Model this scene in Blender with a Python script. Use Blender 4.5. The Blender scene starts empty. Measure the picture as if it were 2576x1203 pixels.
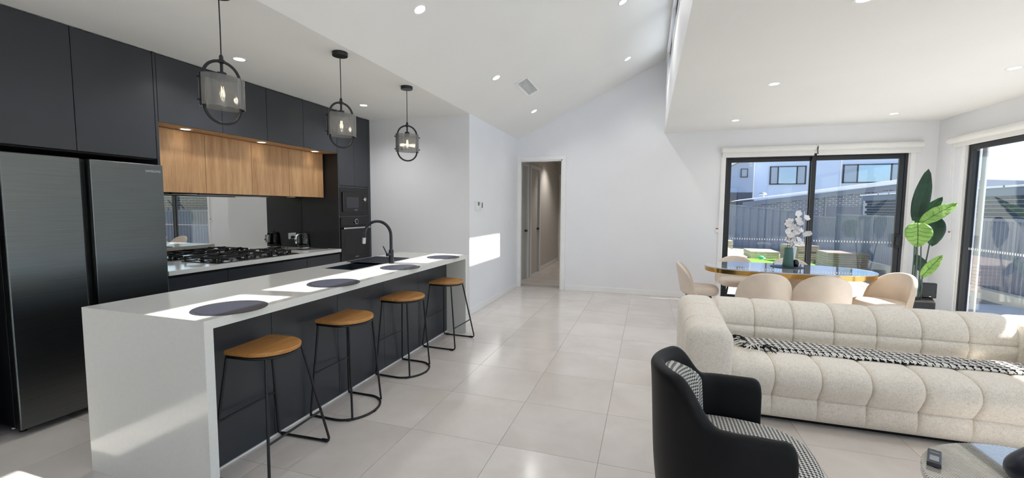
import bpy, bmesh, math, random
from mathutils import Vector, Matrix
R = math.radians
random.seed(7)
SC = bpy.context.scene
COL = SC.collection

# ------------------------------------------------------------------ camera
cam_d = bpy.data.cameras.new('camera')
cam = bpy.data.objects.new('camera', cam_d); COL.objects.link(cam)
_r = Vector((0.95267667, 0.303891803, 0.00640279)); _u = Vector((-0.02829338, 0.06767911, 0.99730588)); _f = Vector((-0.30266590, 0.95029120, -0.07307518))
cam.matrix_world = Matrix(((_r.x, _u.x, -_f.x, 0), (_r.y, _u.y, -_f.y, 0), (_r.z, _u.z, -_f.z, 1.47), (0, 0, 0, 1)))
cam_d.sensor_fit = 'HORIZONTAL'; cam_d.sensor_width = 36.0
cam_d.lens = 1069.43 / 2576 * 36.0
cam_d.clip_start = 0.02; cam_d.clip_end = 400
SC.camera = cam

# ------------------------------------------------------------------ world, sun, exposure
SUN = Vector((1, .15, 1.06)).normalized()            # towards the sun
SKY_STRENGTH = 2.0
SUN_ENERGY = 13.5
LAMP = 18.0                                          # downlight watts
w = bpy.data.worlds.new('world'); SC.world = w; w.use_nodes = True
nt = w.node_tree; nt.nodes.clear()
wo = nt.nodes.new('ShaderNodeOutputWorld'); bg = nt.nodes.new('ShaderNodeBackground')
sky = nt.nodes.new('ShaderNodeTexSky'); sky.sky_type = 'NISHITA'; sky.sun_disc = False
sky.sun_elevation = math.asin(SUN.z); sky.sun_rotation = math.atan2(SUN.x, SUN.y)
sky.air_density = 1.0; sky.dust_density = 0.4; sky.ozone_density = 1.2
tc = nt.nodes.new('ShaderNodeTexCoord')
mp = nt.nodes.new('ShaderNodeMapping'); mp.inputs['Scale'].default_value = (1.2, 1.2, 4.5)
nz = nt.nodes.new('ShaderNodeTexNoise'); nz.inputs['Scale'].default_value = 2.2; nz.inputs['Detail'].default_value = 7
rp = nt.nodes.new('ShaderNodeValToRGB'); rp.color_ramp.elements[0].position = .44; rp.color_ramp.elements[1].position = .76
mul = nt.nodes.new('ShaderNodeMix'); mul.data_type = 'RGBA'; mul.blend_type = 'MULTIPLY'; mul.inputs[0].default_value = 1
mul.inputs[7].default_value = (.14, .145, .15, 1)
mx = nt.nodes.new('ShaderNodeMix'); mx.data_type = 'RGBA'; mx.inputs[7].default_value = (.50, .54, .60, 1)
nt.links.new(tc.outputs['Generated'], mp.inputs[0]); nt.links.new(mp.outputs[0], nz.inputs[0])
nt.links.new(nz.outputs[0], rp.inputs[0]); nt.links.new(rp.outputs[0], mx.inputs[0])
nt.links.new(sky.outputs[0], mul.inputs[6]); nt.links.new(mul.outputs[2], mx.inputs[6])
nt.links.new(mx.outputs[2], bg.inputs[0]); bg.inputs[1].default_value = SKY_STRENGTH
nt.links.new(bg.outputs[0], wo.inputs[0])
sd = bpy.data.lights.new('sun', 'SUN'); sd.energy = SUN_ENERGY; sd.angle = R(.6); sd.color = (1, .96, .9)
so = bpy.data.objects.new('sun', sd); COL.objects.link(so)
so.rotation_euler = SUN.to_track_quat('Z', 'Y').to_euler(); so.location = (12, 5, 14)
SC.view_settings.view_transform = 'Standard'; SC.view_settings.look = 'None'
SC.view_settings.gamma = 1; SC.view_settings.use_curve_mapping = False
SC.view_settings.exposure = 0.12
try:
    SC.cycles.max_bounces = 12; SC.cycles.diffuse_bounces = 6; SC.cycles.glossy_bounces = 5
    SC.cycles.transparent_max_bounces = 16; SC.cycles.transmission_bounces = 8
    SC.cycles.sample_clamp_indirect = 6.0; SC.cycles.blur_glossy = .5
except Exception: pass

# ------------------------------------------------------------------ materials
def lin(c):
    return tuple((v / 255 / 12.92) if v / 255 <= .04045 else ((v / 255 + .055) / 1.055) ** 2.4 for v in c)
MATS = {}
def base(name):
    m = bpy.data.materials.new(name); m.use_nodes = True; t = m.node_tree
    MATS[name] = m
    return m, t, t.nodes['Principled BSDF']
def link(t, a, b): t.links.new(a, b)
def mat(name, rgb, rough=.5, metal=0., spec=.5, var=.06, vscale=6., bump=0., bscale=60., coat=0., coord='Object', stretch=None, rgb2=None):
    m, t, b = base(name)
    c = lin(rgb); c2 = lin(rgb2) if rgb2 else tuple(max(0, v * (1 - var * 2)) for v in c); c1 = c if rgb2 else tuple(min(1, v * (1 + var)) for v in c)
    tcn = t.nodes.new('ShaderNodeTexCoord'); n = t.nodes.new('ShaderNodeTexNoise'); n.inputs['Scale'].default_value = vscale; n.inputs['Detail'].default_value = 4
    src = tcn.outputs[coord]
    if stretch:
        mpn = t.nodes.new('ShaderNodeMapping'); mpn.inputs['Scale'].default_value = stretch; link(t, src, mpn.inputs[0]); src = mpn.outputs[0]
    link(t, src, n.inputs[0])
    rr = t.nodes.new('ShaderNodeValToRGB'); rr.color_ramp.elements[0].position = .3; rr.color_ramp.elements[1].position = .7
    rr.color_ramp.elements[0].color = (*c2, 1); rr.color_ramp.elements[1].color = (*c1, 1)
    link(t, n.outputs[0], rr.inputs[0]); link(t, rr.outputs[0], b.inputs['Base Color'])
    b.inputs['Roughness'].default_value = rough; b.inputs['Metallic'].default_value = metal
    b.inputs['Specular IOR Level'].default_value = spec; b.inputs['Coat Weight'].default_value = coat; b.inputs['Coat Roughness'].default_value = .08
    if bump:
        n2 = t.nodes.new('ShaderNodeTexNoise'); n2.inputs['Scale'].default_value = bscale; n2.inputs['Detail'].default_value = 3
        link(t, src, n2.inputs[0]); bp = t.nodes.new('ShaderNodeBump'); bp.inputs['Strength'].default_value = bump; bp.inputs['Distance'].default_value = .01
        link(t, n2.outputs[0], bp.inputs['Height']); link(t, bp.outputs[0], b.inputs['Normal'])
    return m
def emis(name, rgb, strength):
    m, t, b = base(name)
    b.inputs['Base Color'].default_value = (*lin(rgb), 1); b.inputs['Emission Color'].default_value = (*lin(rgb), 1); b.inputs['Emission Strength'].default_value = strength
    return m
def glass(name, tint, f0=.04, rough=0., gloss=(1, 1, 1)):
    m, t, b = base(name); t.nodes.remove(b); o = t.nodes['Material Output']
    tr = t.nodes.new('ShaderNodeBsdfTransparent'); tr.inputs[0].default_value = (*tint, 1)
    gl = t.nodes.new('ShaderNodeBsdfGlossy'); gl.inputs['Roughness'].default_value = rough; gl.inputs[0].default_value = (*gloss, 1)
    lw = t.nodes.new('ShaderNodeLayerWeight'); lw.inputs[0].default_value = .5
    p = t.nodes.new('ShaderNodeMath'); p.operation = 'POWER'; p.inputs[1].default_value = 4.
    a = t.nodes.new('ShaderNodeMath'); a.operation = 'MULTIPLY_ADD'; a.inputs[1].default_value = .9 - f0; a.inputs[2].default_value = f0
    mi = t.nodes.new('ShaderNodeMixShader')
    link(t, lw.outputs['Facing'], p.inputs[0]); link(t, p.outputs[0], a.inputs[0]); link(t, a.outputs[0], mi.inputs[0])
    link(t, tr.outputs[0], mi.inputs[1]); link(t, gl.outputs[0], mi.inputs[2]); link(t, mi.outputs[0], o.inputs[0])
    return m
def mathn(t, op, a, b=None, c=None):
    n = t.nodes.new('ShaderNodeMath'); n.operation = op
    for i, v in enumerate((a, b, c)):
        if v is None: continue
        if isinstance(v, (int, float)): n.inputs[i].default_value = v
        else: link(t, v, n.inputs[i])
    return n.outputs[0]
def hounds(name, period, uv=True, axes='XY', light=(226, 224, 218), dark=(22, 22, 26), rough=.85):
    m, t, b = base(name)
    tcn = t.nodes.new('ShaderNodeTexCoord'); s = t.nodes.new('ShaderNodeSeparateXYZ')
    link(t, tcn.outputs['UV' if uv else 'Object'], s.inputs[0])
    x, y = s.outputs[axes[0]], s.outputs[axes[1]]
    X = mathn(t, 'FLOOR', mathn(t, 'MULTIPLY', x, 8 / period)); Y = mathn(t, 'FLOOR', mathn(t, 'MULTIPLY', y, 8 / period))
    wd = mathn(t, 'LESS_THAN', mathn(t, 'FLOORED_MODULO', X, 8), 4); fd = mathn(t, 'LESS_THAN', mathn(t, 'FLOORED_MODULO', Y, 8), 4)
    tw = mathn(t, 'LESS_THAN', mathn(t, 'FLOORED_MODULO', mathn(t, 'ADD', X, Y), 4), 2)
    d = mathn(t, 'ADD', mathn(t, 'MULTIPLY', tw, wd), mathn(t, 'MULTIPLY', mathn(t, 'SUBTRACT', 1, tw), fd))
    mi = t.nodes.new('ShaderNodeMix'); mi.data_type = 'RGBA'; mi.inputs[6].default_value = (*lin(light), 1); mi.inputs[7].default_value = (*lin(dark), 1)
    link(t, d, mi.inputs[0]); link(t, mi.outputs[2], b.inputs['Base Color']); b.inputs['Roughness'].default_value = rough
    b.inputs['Specular IOR Level'].default_value = .2
    n2 = t.nodes.new('ShaderNodeTexNoise'); n2.inputs['Scale'].default_value = 300; bp = t.nodes.new('ShaderNodeBump'); bp.inputs['Strength'].default_value = .3; bp.inputs['Distance'].default_value = .004
    link(t, tcn.outputs['Object'], n2.inputs[0]); link(t, n2.outputs[0], bp.inputs['Height']); link(t, bp.outputs[0], b.inputs['Normal'])
    return m
def wood(name, c_light, c_dark, axis='Z', scale=1., rough=.42):
    m, t, b = base(name)
    tcn = t.nodes.new('ShaderNodeTexCoord'); oi = t.nodes.new('ShaderNodeObjectInfo')
    va = t.nodes.new('ShaderNodeVectorMath'); va.operation = 'ADD'; mu = t.nodes.new('ShaderNodeVectorMath'); mu.operation = 'SCALE'; mu.inputs['Scale'].default_value = 7.
    cmb = t.nodes.new('ShaderNodeCombineXYZ'); link(t, oi.outputs['Random'], cmb.inputs[0]); link(t, oi.outputs['Random'], cmb.inputs[1]); link(t, oi.outputs['Random'], cmb.inputs[2])
    link(t, cmb.outputs[0], mu.inputs[0]); link(t, tcn.outputs['Object'], va.inputs[0]); link(t, mu.outputs[0], va.inputs[1])
    mpn = t.nodes.new('ShaderNodeMapping'); sc = {'X': (.6, 9, 9), 'Y': (9, .6, 9), 'Z': (9, 9, .6)}[axis]
    mpn.inputs['Scale'].default_value = tuple(v * scale for v in sc); link(t, va.outputs[0], mpn.inputs[0])
    n = t.nodes.new('ShaderNodeTexNoise'); n.inputs['Scale'].default_value = 1.3; n.inputs['Detail'].default_value = 8; n.inputs['Roughness'].default_value = .62; n.inputs['Distortion'].default_value = .6
    link(t, mpn.outputs[0], n.inputs[0])
    n2 = t.nodes.new('ShaderNodeTexNoise'); n2.inputs['Scale'].default_value = 12; n2.inputs['Detail'].default_value = 4; link(t, mpn.outputs[0], n2.inputs[0])
    ad = mathn(t, 'MULTIPLY_ADD', n2.outputs[0], .35, mathn(t, 'MULTIPLY', n.outputs[0], .7))
    rr = t.nodes.new('ShaderNodeValToRGB'); e = rr.color_ramp.elements; e[0].position = .38; e[1].position = .66; e[0].color = (*lin(c_dark), 1); e[1].color = (*lin(c_light), 1)
    link(t, ad, rr.inputs[0]); link(t, rr.outputs[0], b.inputs['Base Color']); b.inputs['Roughness'].default_value = rough
    bp = t.nodes.new('ShaderNodeBump'); bp.inputs['Strength'].default_value = .12; bp.inputs['Distance'].default_value = .004; link(t, ad, bp.inputs['Height']); link(t, bp.outputs[0], b.inputs['Normal'])
    return m

mat('paint_wall', (238, 239, 242), rough=.55, var=.012, vscale=1.5, bump=.03, bscale=180)
mat('paint_ceiling', (238, 238, 235), rough=.7, var=.01, vscale=1.2)
mat('paint_trim', (242, 242, 242), rough=.3, var=.01)
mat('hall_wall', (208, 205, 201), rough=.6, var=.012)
mat('grout', (184, 177, 170), rough=.8, var=.04)
mat('stone_top', (232, 232, 227), rough=.13, var=.012, vscale=40, coat=.2)
mat('charcoal', (56, 59, 64), rough=.3, var=.02, spec=.45)
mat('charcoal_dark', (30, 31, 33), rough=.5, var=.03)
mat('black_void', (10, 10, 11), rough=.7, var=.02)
mat('black_metal', (20, 21, 24), rough=.38, var=.04, spec=.5)
mat('black_gloss', (12, 12, 14), rough=.08, var=.02, spec=.6)
mat('black_satin', (22, 23, 26), rough=.3, var=.02)
mat('fridge_steel', (112, 115, 116), rough=.28, metal=1., var=.05, vscale=3, bump=.05, bscale=8, stretch=(1, 1, 60))
mat('fridge_side', (24, 26, 28), rough=.4, var=.02)
mat('chrome', (225, 225, 228), rough=.12, metal=1., var=.01)
mat('gold', (205, 165, 92), rough=.14, metal=1., var=.03, vscale=3)
mat('mirror', (205, 205, 202), rough=.0, metal=1., var=.004)
mat('leather_black', (8, 9, 13), rough=.5, var=.05, bump=.08, bscale=220, spec=.25)
mat('velvet', (222, 209, 195), rough=.85, var=.05, vscale=5, bump=.06, bscale=20)
mat('pedestal', (216, 204, 192), rough=.5, var=.03)
mat('white_plastic', (236, 236, 234), rough=.35, var=.01)
mat('lcd', (110, 122, 120), rough=.2, var=.03)
mat('grey_plastic', (88, 92, 98), rough=.4, var=.03)
mat('alu_black', (34, 37, 43), rough=.35, var=.03, spec=.5)
mat('blind', (236, 236, 233), rough=.5, var=.01)
mat('red_tag', (170, 40, 40), rough=.5)
mat('dot_white', (250, 250, 250), rough=.5, var=.0)
mat('placemat', (38, 42, 56), rough=.5, var=.05, vscale=20, bump=.1, bscale=120)
mat('sink_black', (44, 50, 62), rough=.4, var=.05, spec=.4)
mat('tap_black', (44, 46, 54), rough=.3, metal=.3, var=.04)
mat('green_vase', (70, 108, 100), rough=.45, var=.06, vscale=8)
mat('white_petal', (240, 238, 240), rough=.6, var=.03)
mat('stem_brown', (70, 62, 58), rough=.7)
mat('leaf_dark', (22, 50, 40), rough=.4, var=.12, vscale=9, rgb2=(34, 72, 52), bump=.25, bscale=18)
mat('leaf_mid', (52, 104, 58), rough=.42, var=.1, vscale=9, rgb2=(36, 84, 48), bump=.2, bscale=18)
mat('leaf_light', (150, 190, 96), rough=.42, var=.1, vscale=8, rgb2=(116, 166, 76), bump=.2, bscale=18)
mat('leaf_vein', (48, 84, 46), rough=.5)
mat('leaf_stem', (74, 92, 84), rough=.55, var=.1)
mat('planter', (36, 38, 42), rough=.75, var=.12, vscale=20, bump=.4, bscale=40)
mat('soil', (70, 54, 42), rough=.95, var=.2, vscale=30, bump=.5)
mat('decor_navy', (28, 32, 48), rough=.3, var=.06)
mat('paver', (222, 194, 178), rough=.85, var=.1, vscale=12, bump=.2)
mat('paver_pink', (222, 196, 178), rough=.85, var=.08, vscale=10, bump=.2)
mat('paver_dark', (148, 130, 120), rough=.9, var=.1)
mat('concrete', (190, 192, 194), rough=.85, var=.05, vscale=3, bump=.1)
mat('gravel', (150, 145, 138), rough=.95, var=.15, vscale=14, bump=.6, bscale=30)
mat('turf', (120, 186, 44), rough=.9, var=.14, vscale=30, bump=.7, bscale=120)
mat('fence_metal', (124, 131, 146), rough=.45, var=.03, vscale=2)
mat('render_blue', (204, 217, 240), rough=.8, var=.02, vscale=1)
mat('render_grey', (176, 187, 208), rough=.8, var=.02, vscale=1)
mat('fascia_white', (240, 240, 240), rough=.5, var=.01)
mat('fascia_grey', (120, 130, 148), rough=.6, var=.02)
mat('roof_tile', (62, 70, 92), rough=.7, var=.08, vscale=10)
mat('brick_face', (74, 82, 92), rough=.8, var=.16, vscale=3, bump=.25, bscale=40, rgb2=(56, 62, 74))
mat('mortar', (196, 196, 194), rough=.9, var=.04)
mat('garage_door', (104, 110, 124), rough=.6, var=.03)
mat('retaining', (206, 202, 186), rough=.85, var=.05, vscale=3, bump=.1)
mat('bounce_roof_sheet', (142, 146, 152), rough=.6, var=.04)
mat('galv', (186, 190, 196), rough=.35, metal=.8, var=.04)
mat('toy_green', (70, 176, 150), rough=.5)
mat('cooktop_glass', (16, 16, 18), rough=.12, var=.02, spec=.6)
mat('cast_iron', (20, 20, 21), rough=.55, var=.05, bump=.1)
mat('steel_ring', (190, 190, 192), rough=.2, metal=1.)
mat('remote_body', (58, 60, 66), rough=.4)
mat('remote_pad', (150, 152, 158), rough=.4)
mat('tassel', (70, 68, 70), rough=.95, var=.4, vscale=70, rgb2=(225, 222, 216))
emis('lamp_lens', (255, 250, 242), 5.0)
emis('lamp_warm', (255, 236, 205), 6.0)
emis('filament', (255, 224, 170), 9.0)
glass('pane_glass', (.94, .96, .965), f0=.03)
glass('smoke_glass', (.64, .65, .66), f0=.10)
def smoke_haze():
    m = MATS['smoke_glass']; t = m.node_tree; o = t.nodes['Material Output']; src = o.inputs[0].links[0].from_socket
    df = t.nodes.new('ShaderNodeBsdfDiffuse'); df.inputs[0].default_value = (.52, .53, .53, 1); tl = t.nodes.new('ShaderNodeBsdfTranslucent'); tl.inputs[0].default_value = (.5, .5, .5, 1)
    a = t.nodes.new('ShaderNodeMixShader'); a.inputs[0].default_value = .5; link(t, df.outputs[0], a.inputs[1]); link(t, tl.outputs[0], a.inputs[2])
    b_ = t.nodes.new('ShaderNodeMixShader'); b_.inputs[0].default_value = .13; link(t, src, b_.inputs[1]); link(t, a.outputs[0], b_.inputs[2]); link(t, b_.outputs[0], o.inputs[0])
smoke_haze()
glass('bulb_glass', (.97, .95, .92), f0=.05)
glass('oven_glass', (.10, .10, .11), f0=.05)
wood('oak_cabinet', (204, 164, 120), (166, 124, 84), 'Z', 1.1)
wood('stool_wood', (206, 150, 84), (176, 118, 58), 'Y', 1.6, .38)
hounds('hounds_seat', .016, uv=True)
hounds('hounds_throw', .041, uv=True, light=(232, 230, 226), dark=(26, 26, 30), rough=.95)

def tile_mat():
    m, t, b = base('floor_tile_stone')
    g = t.nodes.new('ShaderNodeNewGeometry'); oi = t.nodes.new('ShaderNodeObjectInfo')
    n = t.nodes.new('ShaderNodeTexNoise'); n.noise_dimensions = '4D'; n.inputs['Scale'].default_value = 2.2; n.inputs['Detail'].default_value = 6; n.inputs['Roughness'].default_value = .6; n.inputs['Distortion'].default_value = .5
    link(t, g.outputs['Position'], n.inputs['Vector']); link(t, mathn(t, 'MULTIPLY', oi.outputs['Random'], 30), n.inputs['W'])
    rr = t.nodes.new('ShaderNodeValToRGB'); e = rr.color_ramp.elements; e[0].position = .25; e[1].position = .75
    e[0].color = (*lin((210, 202, 195)), 1); e[1].color = (*lin((228, 222, 217)), 1)
    link(t, n.outputs[0], rr.inputs[0])
    v = t.nodes.new('ShaderNodeTexNoise'); v.noise_dimensions = '4D'; v.inputs['Scale'].default_value = 1.6; v.inputs['Detail'].default_value = 5; v.inputs['Distortion'].default_value = .5
    link(t, g.outputs['Position'], v.inputs['Vector']); link(t, mathn(t, 'MULTIPLY', oi.outputs['Random'], 17), v.inputs['W'])
    d = mathn(t, 'ABSOLUTE', mathn(t, 'SUBTRACT', v.outputs[0], .5))
    vr = t.nodes.new('ShaderNodeMapRange'); vr.inputs[1].default_value = 0; vr.inputs[2].default_value = .012; vr.inputs[3].default_value = .16; vr.inputs[4].default_value = 0
    link(t, d, vr.inputs[0])
    mi = t.nodes.new('ShaderNodeMix'); mi.data_type = 'RGBA'; mi.inputs[7].default_value = (*lin((224, 219, 212)), 1)
    link(t, vr.outputs[0], mi.inputs[0]); link(t, rr.outputs[0], mi.inputs[6])
    hs = t.nodes.new('ShaderNodeHueSaturation'); link(t, mi.outputs[2], hs.inputs['Color']); link(t, mathn(t, 'MULTIPLY_ADD', oi.outputs['Random'], .07, .965), hs.inputs['Value'])
    link(t, hs.outputs[0], b.inputs['Base Color'])
    rm = mathn(t, 'MULTIPLY_ADD', n.outputs[0], .14, .10); link(t, rm, b.inputs['Roughness'])
    return m
tile_mat()
def boucle_mat():
    m, t, b = base('boucle')
    tcn = t.nodes.new('ShaderNodeTexCoord')
    v = t.nodes.new('ShaderNodeTexNoise'); v.inputs['Scale'].default_value = 80; v.inputs['Detail'].default_value = 2; v.inputs['Distortion'].default_value = 1.6
    link(t, tcn.outputs['Object'], v.inputs[0])
    d = mathn(t, 'ABSOLUTE', mathn(t, 'SUBTRACT', v.outputs[0], .5))
    rr = t.nodes.new('ShaderNodeValToRGB'); e = rr.color_ramp.elements; e[0].position = 0; e[1].position = .16
    e[0].color = (*lin((248, 242, 232)), 1); e[1].color = (*lin((226, 216, 202)), 1)
    link(t, d, rr.inputs[0]); link(t, rr.outputs[0], b.inputs['Base Color']); b.inputs['Roughness'].default_value = .95; b.inputs['Specular IOR Level'].default_value = .15
    b.inputs['Sheen Weight'].default_value = .2
    bp = t.nodes.new('ShaderNodeBump'); bp.inputs['Strength'].default_value = .75; bp.inputs['Distance'].default_value = .008; bp.invert = True
    link(t, d, bp.inputs['Height']); link(t, bp.outputs[0], b.inputs['Normal'])
boucle_mat()
def brick_far_mat():
    m, t, b = base('brick_far')
    tcn = t.nodes.new('ShaderNodeTexCoord'); s = t.nodes.new('ShaderNodeSeparateXYZ'); c = t.nodes.new('ShaderNodeCombineXYZ')
    link(t, tcn.outputs['Object'], s.inputs[0]); link(t, s.outputs[0], c.inputs[0]); link(t, s.outputs[2], c.inputs[1])
    br = t.nodes.new('ShaderNodeTexBrick'); br.inputs['Scale'].default_value = 1; br.inputs['Brick Width'].default_value = .24; br.inputs['Row Height'].default_value = .086; br.inputs['Mortar Size'].default_value = .008
    br.inputs['Color1'].default_value = (*lin((112, 118, 130)), 1); br.inputs['Color2'].default_value = (*lin((92, 98, 112)), 1); br.inputs['Mortar'].default_value = (*lin((190, 194, 198)), 1)
    link(t, c.outputs[0], br.inputs[0]); link(t, br.outputs[0], b.inputs['Base Color']); b.inputs['Roughness'].default_value = .85
brick_far_mat()
def stripe_mat():
    m, t, b = base('striped_top')
    tcn = t.nodes.new('ShaderNodeTexCoord'); s = t.nodes.new('ShaderNodeSeparateXYZ'); link(t, tcn.outputs['Object'], s.inputs[0])
    k = mathn(t, 'ADD', mathn(t, 'MULTIPLY', s.outputs[0], .8), mathn(t, 'MULTIPLY', s.outputs[1], .6))
    fr = mathn(t, 'LESS_THAN', mathn(t, 'FRACT', mathn(t, 'MULTIPLY', k, 78)), .42)
    mi = t.nodes.new('ShaderNodeMix'); mi.data_type = 'RGBA'; mi.inputs[6].default_value = (*lin((212, 208, 196)), 1); mi.inputs[7].default_value = (*lin((30, 32, 36)), 1)
    link(t, fr, mi.inputs[0]); link(t, mi.outputs[2], b.inputs['Base Color']); b.inputs['Roughness'].default_value = .05; b.inputs['Coat Weight'].default_value = 1.0; b.inputs['Coat Roughness'].default_value = .02
    b.inputs['Specular IOR Level'].default_value = .8
stripe_mat()
def marble_top():
    m, t, b = base('table_gloss')
    tcn = t.nodes.new('ShaderNodeTexCoord'); n = t.nodes.new('ShaderNodeTexNoise'); n.inputs['Scale'].default_value = 3; n.inputs['Detail'].default_value = 6; n.inputs['Distortion'].default_value = 1.2
    link(t, tcn.outputs['Object'], n.inputs[0]); rr = t.nodes.new('ShaderNodeValToRGB'); e = rr.color_ramp.elements; e[0].position = .35; e[1].position = .6
    e[0].color = (*lin((168, 171, 178)), 1); e[1].color = (*lin((200, 201, 206)), 1)  # base greys lightened to stand in for a bright sky reflection
    link(t, n.outputs[0], rr.inputs[0]); link(t, rr.outputs[0], b.inputs['Base Color']); b.inputs['Roughness'].default_value = .04; b.inputs['Specular IOR Level'].default_value = 1.; b.inputs['Coat Weight'].default_value = 1; b.inputs['Coat Roughness'].default_value = .0; b.inputs['Coat IOR'].default_value = 1.8
marble_top()

# ------------------------------------------------------------------ mesh builder
class MB:
    def __init__(s): s.v = []; s.f = []; s.uv = {}
    def add(s, vs, fs):
        o = len(s.v); s.v += [tuple(p) for p in vs]; s.f += [tuple(i + o for i in f) for f in fs]; return s
    def box(s, x0, y0, z0, x1, y1, z1):
        return s.add([(x0, y0, z0), (x1, y0, z0), (x1, y1, z0), (x0, y1, z0), (x0, y0, z1), (x1, y0, z1), (x1, y1, z1), (x0, y1, z1)],
                     [(0, 3, 2, 1), (4, 5, 6, 7), (0, 1, 5, 4), (1, 2, 6, 5), (2, 3, 7, 6), (3, 0, 4, 7)])
    def tube(s, pts, r, n=8, closed=False, caps=True):
        pts = [Vector(p) for p in pts]; m = len(pts); rr = r if isinstance(r, (list, tuple)) else [r] * m
        t0 = (pts[1] - pts[0]).normalized(); a = Vector((0, 0, 1)) if abs(t0.z) < .9 else Vector((1, 0, 0))
        nrm = t0.cross(a).normalized(); vs = []; prev = t0
        for i, p in enumerate(pts):
            if closed: t = (pts[(i + 1) % m] - pts[i - 1]).normalized()
            elif i == 0: t = t0
            elif i == m - 1: t = (pts[-1] - pts[-2]).normalized()
            else: t = (pts[i + 1] - pts[i - 1]).normalized()
            q = prev.rotation_difference(t); nrm = (q @ nrm); nrm = (nrm - t * nrm.dot(t)).normalized(); prev = t
            bn = t.cross(nrm)
            for k in range(n):
                g = 2 * math.pi * k / n; vs.append(p + (nrm * math.cos(g) + bn * math.sin(g)) * rr[i])
        fs = []
        for i in range(m if closed else m - 1):
            j = (i + 1) % m
            for k in range(n): fs.append((i * n + k, i * n + (k + 1) % n, j * n + (k + 1) % n, j * n + k))
        if caps and not closed: fs += [tuple(range(n))[::-1], tuple((m - 1) * n + k for k in range(n))]
        return s.add(vs, fs)
    def lathe(s, prof, n=32, c=(0, 0, 0), caps=True):
        vs = []; fs = []
        for r, z in prof:
            for k in range(n):
                g = 2 * math.pi * k / n; vs.append((c[0] + r * math.cos(g), c[1] + r * math.sin(g), c[2] + z))
        m = len(prof)
        for i in range(m - 1):
            for k in range(n): fs.append((i * n + k, i * n + (k + 1) % n, (i + 1) * n + (k + 1) % n, (i + 1) * n + k))
        if caps: fs += [tuple(range(n))[::-1], tuple((m - 1) * n + k for k in range(n))]
        return s.add(vs, fs)
    def prism(s, poly, z0, z1):
        n = len(poly); vs = [(x, y, z0) for x, y in poly] + [(x, y, z1) for x, y in poly]
        return s.add(vs, [tuple(range(n))[::-1], tuple(range(n, 2 * n))] + [(i, (i + 1) % n, n + (i + 1) % n, n + i) for i in range(n)])
    def grid(s, P, cu=False, cv=False, uv=None):
        a, b = len(P), len(P[0]); o = len(s.v); s.v += [tuple(p) for r in P for p in r]
        for i in range(a if cu else a - 1):
            for j in range(b if cv else b - 1):
                i2, j2 = (i + 1) % a, (j + 1) % b
                if uv: s.uv[len(s.f)] = [uv[i][j], uv[i2][j], uv[i2][j2], uv[i][j2]]
                s.f.append((o + i * b + j, o + i2 * b + j, o + i2 * b + j2, o + i * b + j2))
        return s
    def ell(s, c, r, nu=16, nv=10):
        P = [[(c[0] + r[0] * math.cos(2 * math.pi * i / nu) * math.sin(math.pi * (j + .02) / (nv + .04)), c[1] + r[1] * math.sin(2 * math.pi * i / nu) * math.sin(math.pi * (j + .02) / (nv + .04)), c[2] - r[2] * math.cos(math.pi * (j + .02) / (nv + .04))) for j in range(nv + 1)] for i in range(nu)]
        return s.grid(P, cu=True)
    def xf(s, M): s.v = [tuple(M @ Vector(p)) for p in s.v]; return s
    def mesh(s, name, smooth=None):
        me = bpy.data.meshes.new(name); me.from_pydata(s.v, [], s.f)
        if s.uv:
            ul = me.uv_layers.new(name='UVMap')
            for pi, p in enumerate(me.polygons):
                q = s.uv.get(pi)
                if q:
                    for k, li in enumerate(p.loop_indices): ul.data[li].uv = q[k]
        bm = bmesh.new(); bm.from_mesh(me); bmesh.ops.recalc_face_normals(bm, faces=bm.faces); bm.to_mesh(me); bm.free()
        if smooth is not None:
            for p in me.polygons: p.use_smooth = True
            if smooth < 180: me.set_sharp_from_angle(angle=R(smooth))
        me.update(); return me
    def build(s, name, m, parent=None, smooth=None, bevel=0., loc=None, seg=2):
        me = s.mesh(name, smooth); me.materials.append(MATS[m])
        o = bpy.data.objects.new(name, me); COL.objects.link(o)
        if parent: o.parent = parent
        if loc: o.location = loc
        if bevel:
            b = o.modifiers.new('bevel', 'BEVEL'); b.width = bevel; b.segments = seg; b.limit_method = 'ANGLE'; b.angle_limit = R(40)
        return o
def box(name, b, m, parent=None, bevel=0., smooth=None): return MB().box(*b).build(name, m, parent, smooth, bevel)
def tag(o, label, cat, group=None):
    o['label'] = label; o['category'] = cat
    if group: o['group'] = group
    return o
def thing(name, label, cat, loc=(0, 0, 0), rz=0., group=None):
    o = bpy.data.objects.new(name, None); COL.objects.link(o); o.location = loc; o.rotation_euler = (0, 0, rz); o.empty_display_size = .1
    return tag(o, label, cat, group)
def struct(o): o['kind'] = 'structure'; return o
def sempty(name, loc=(0, 0, 0)):
    o = bpy.data.objects.new(name, None); COL.objects.link(o); o.location = loc; return struct(o)
def dup(root, loc=None, rz=None, label=None):
    def cp(o, par):
        c = o.copy(); COL.objects.link(c); c.parent = par
        for ch in list(o.children): cp(ch, c)
        return c
    r = cp(root, None)
    if loc is not None: r.location = loc
    if rz is not None: r.rotation_euler = (0, 0, rz)
    if label: r['label'] = label
    return r
def part(par, name, me, loc=(0, 0, 0), rot=(0, 0, 0)):
    o = bpy.data.objects.new(name, me); COL.objects.link(o); o.parent = par; o.location = loc; o.rotation_euler = rot; return o
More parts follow.
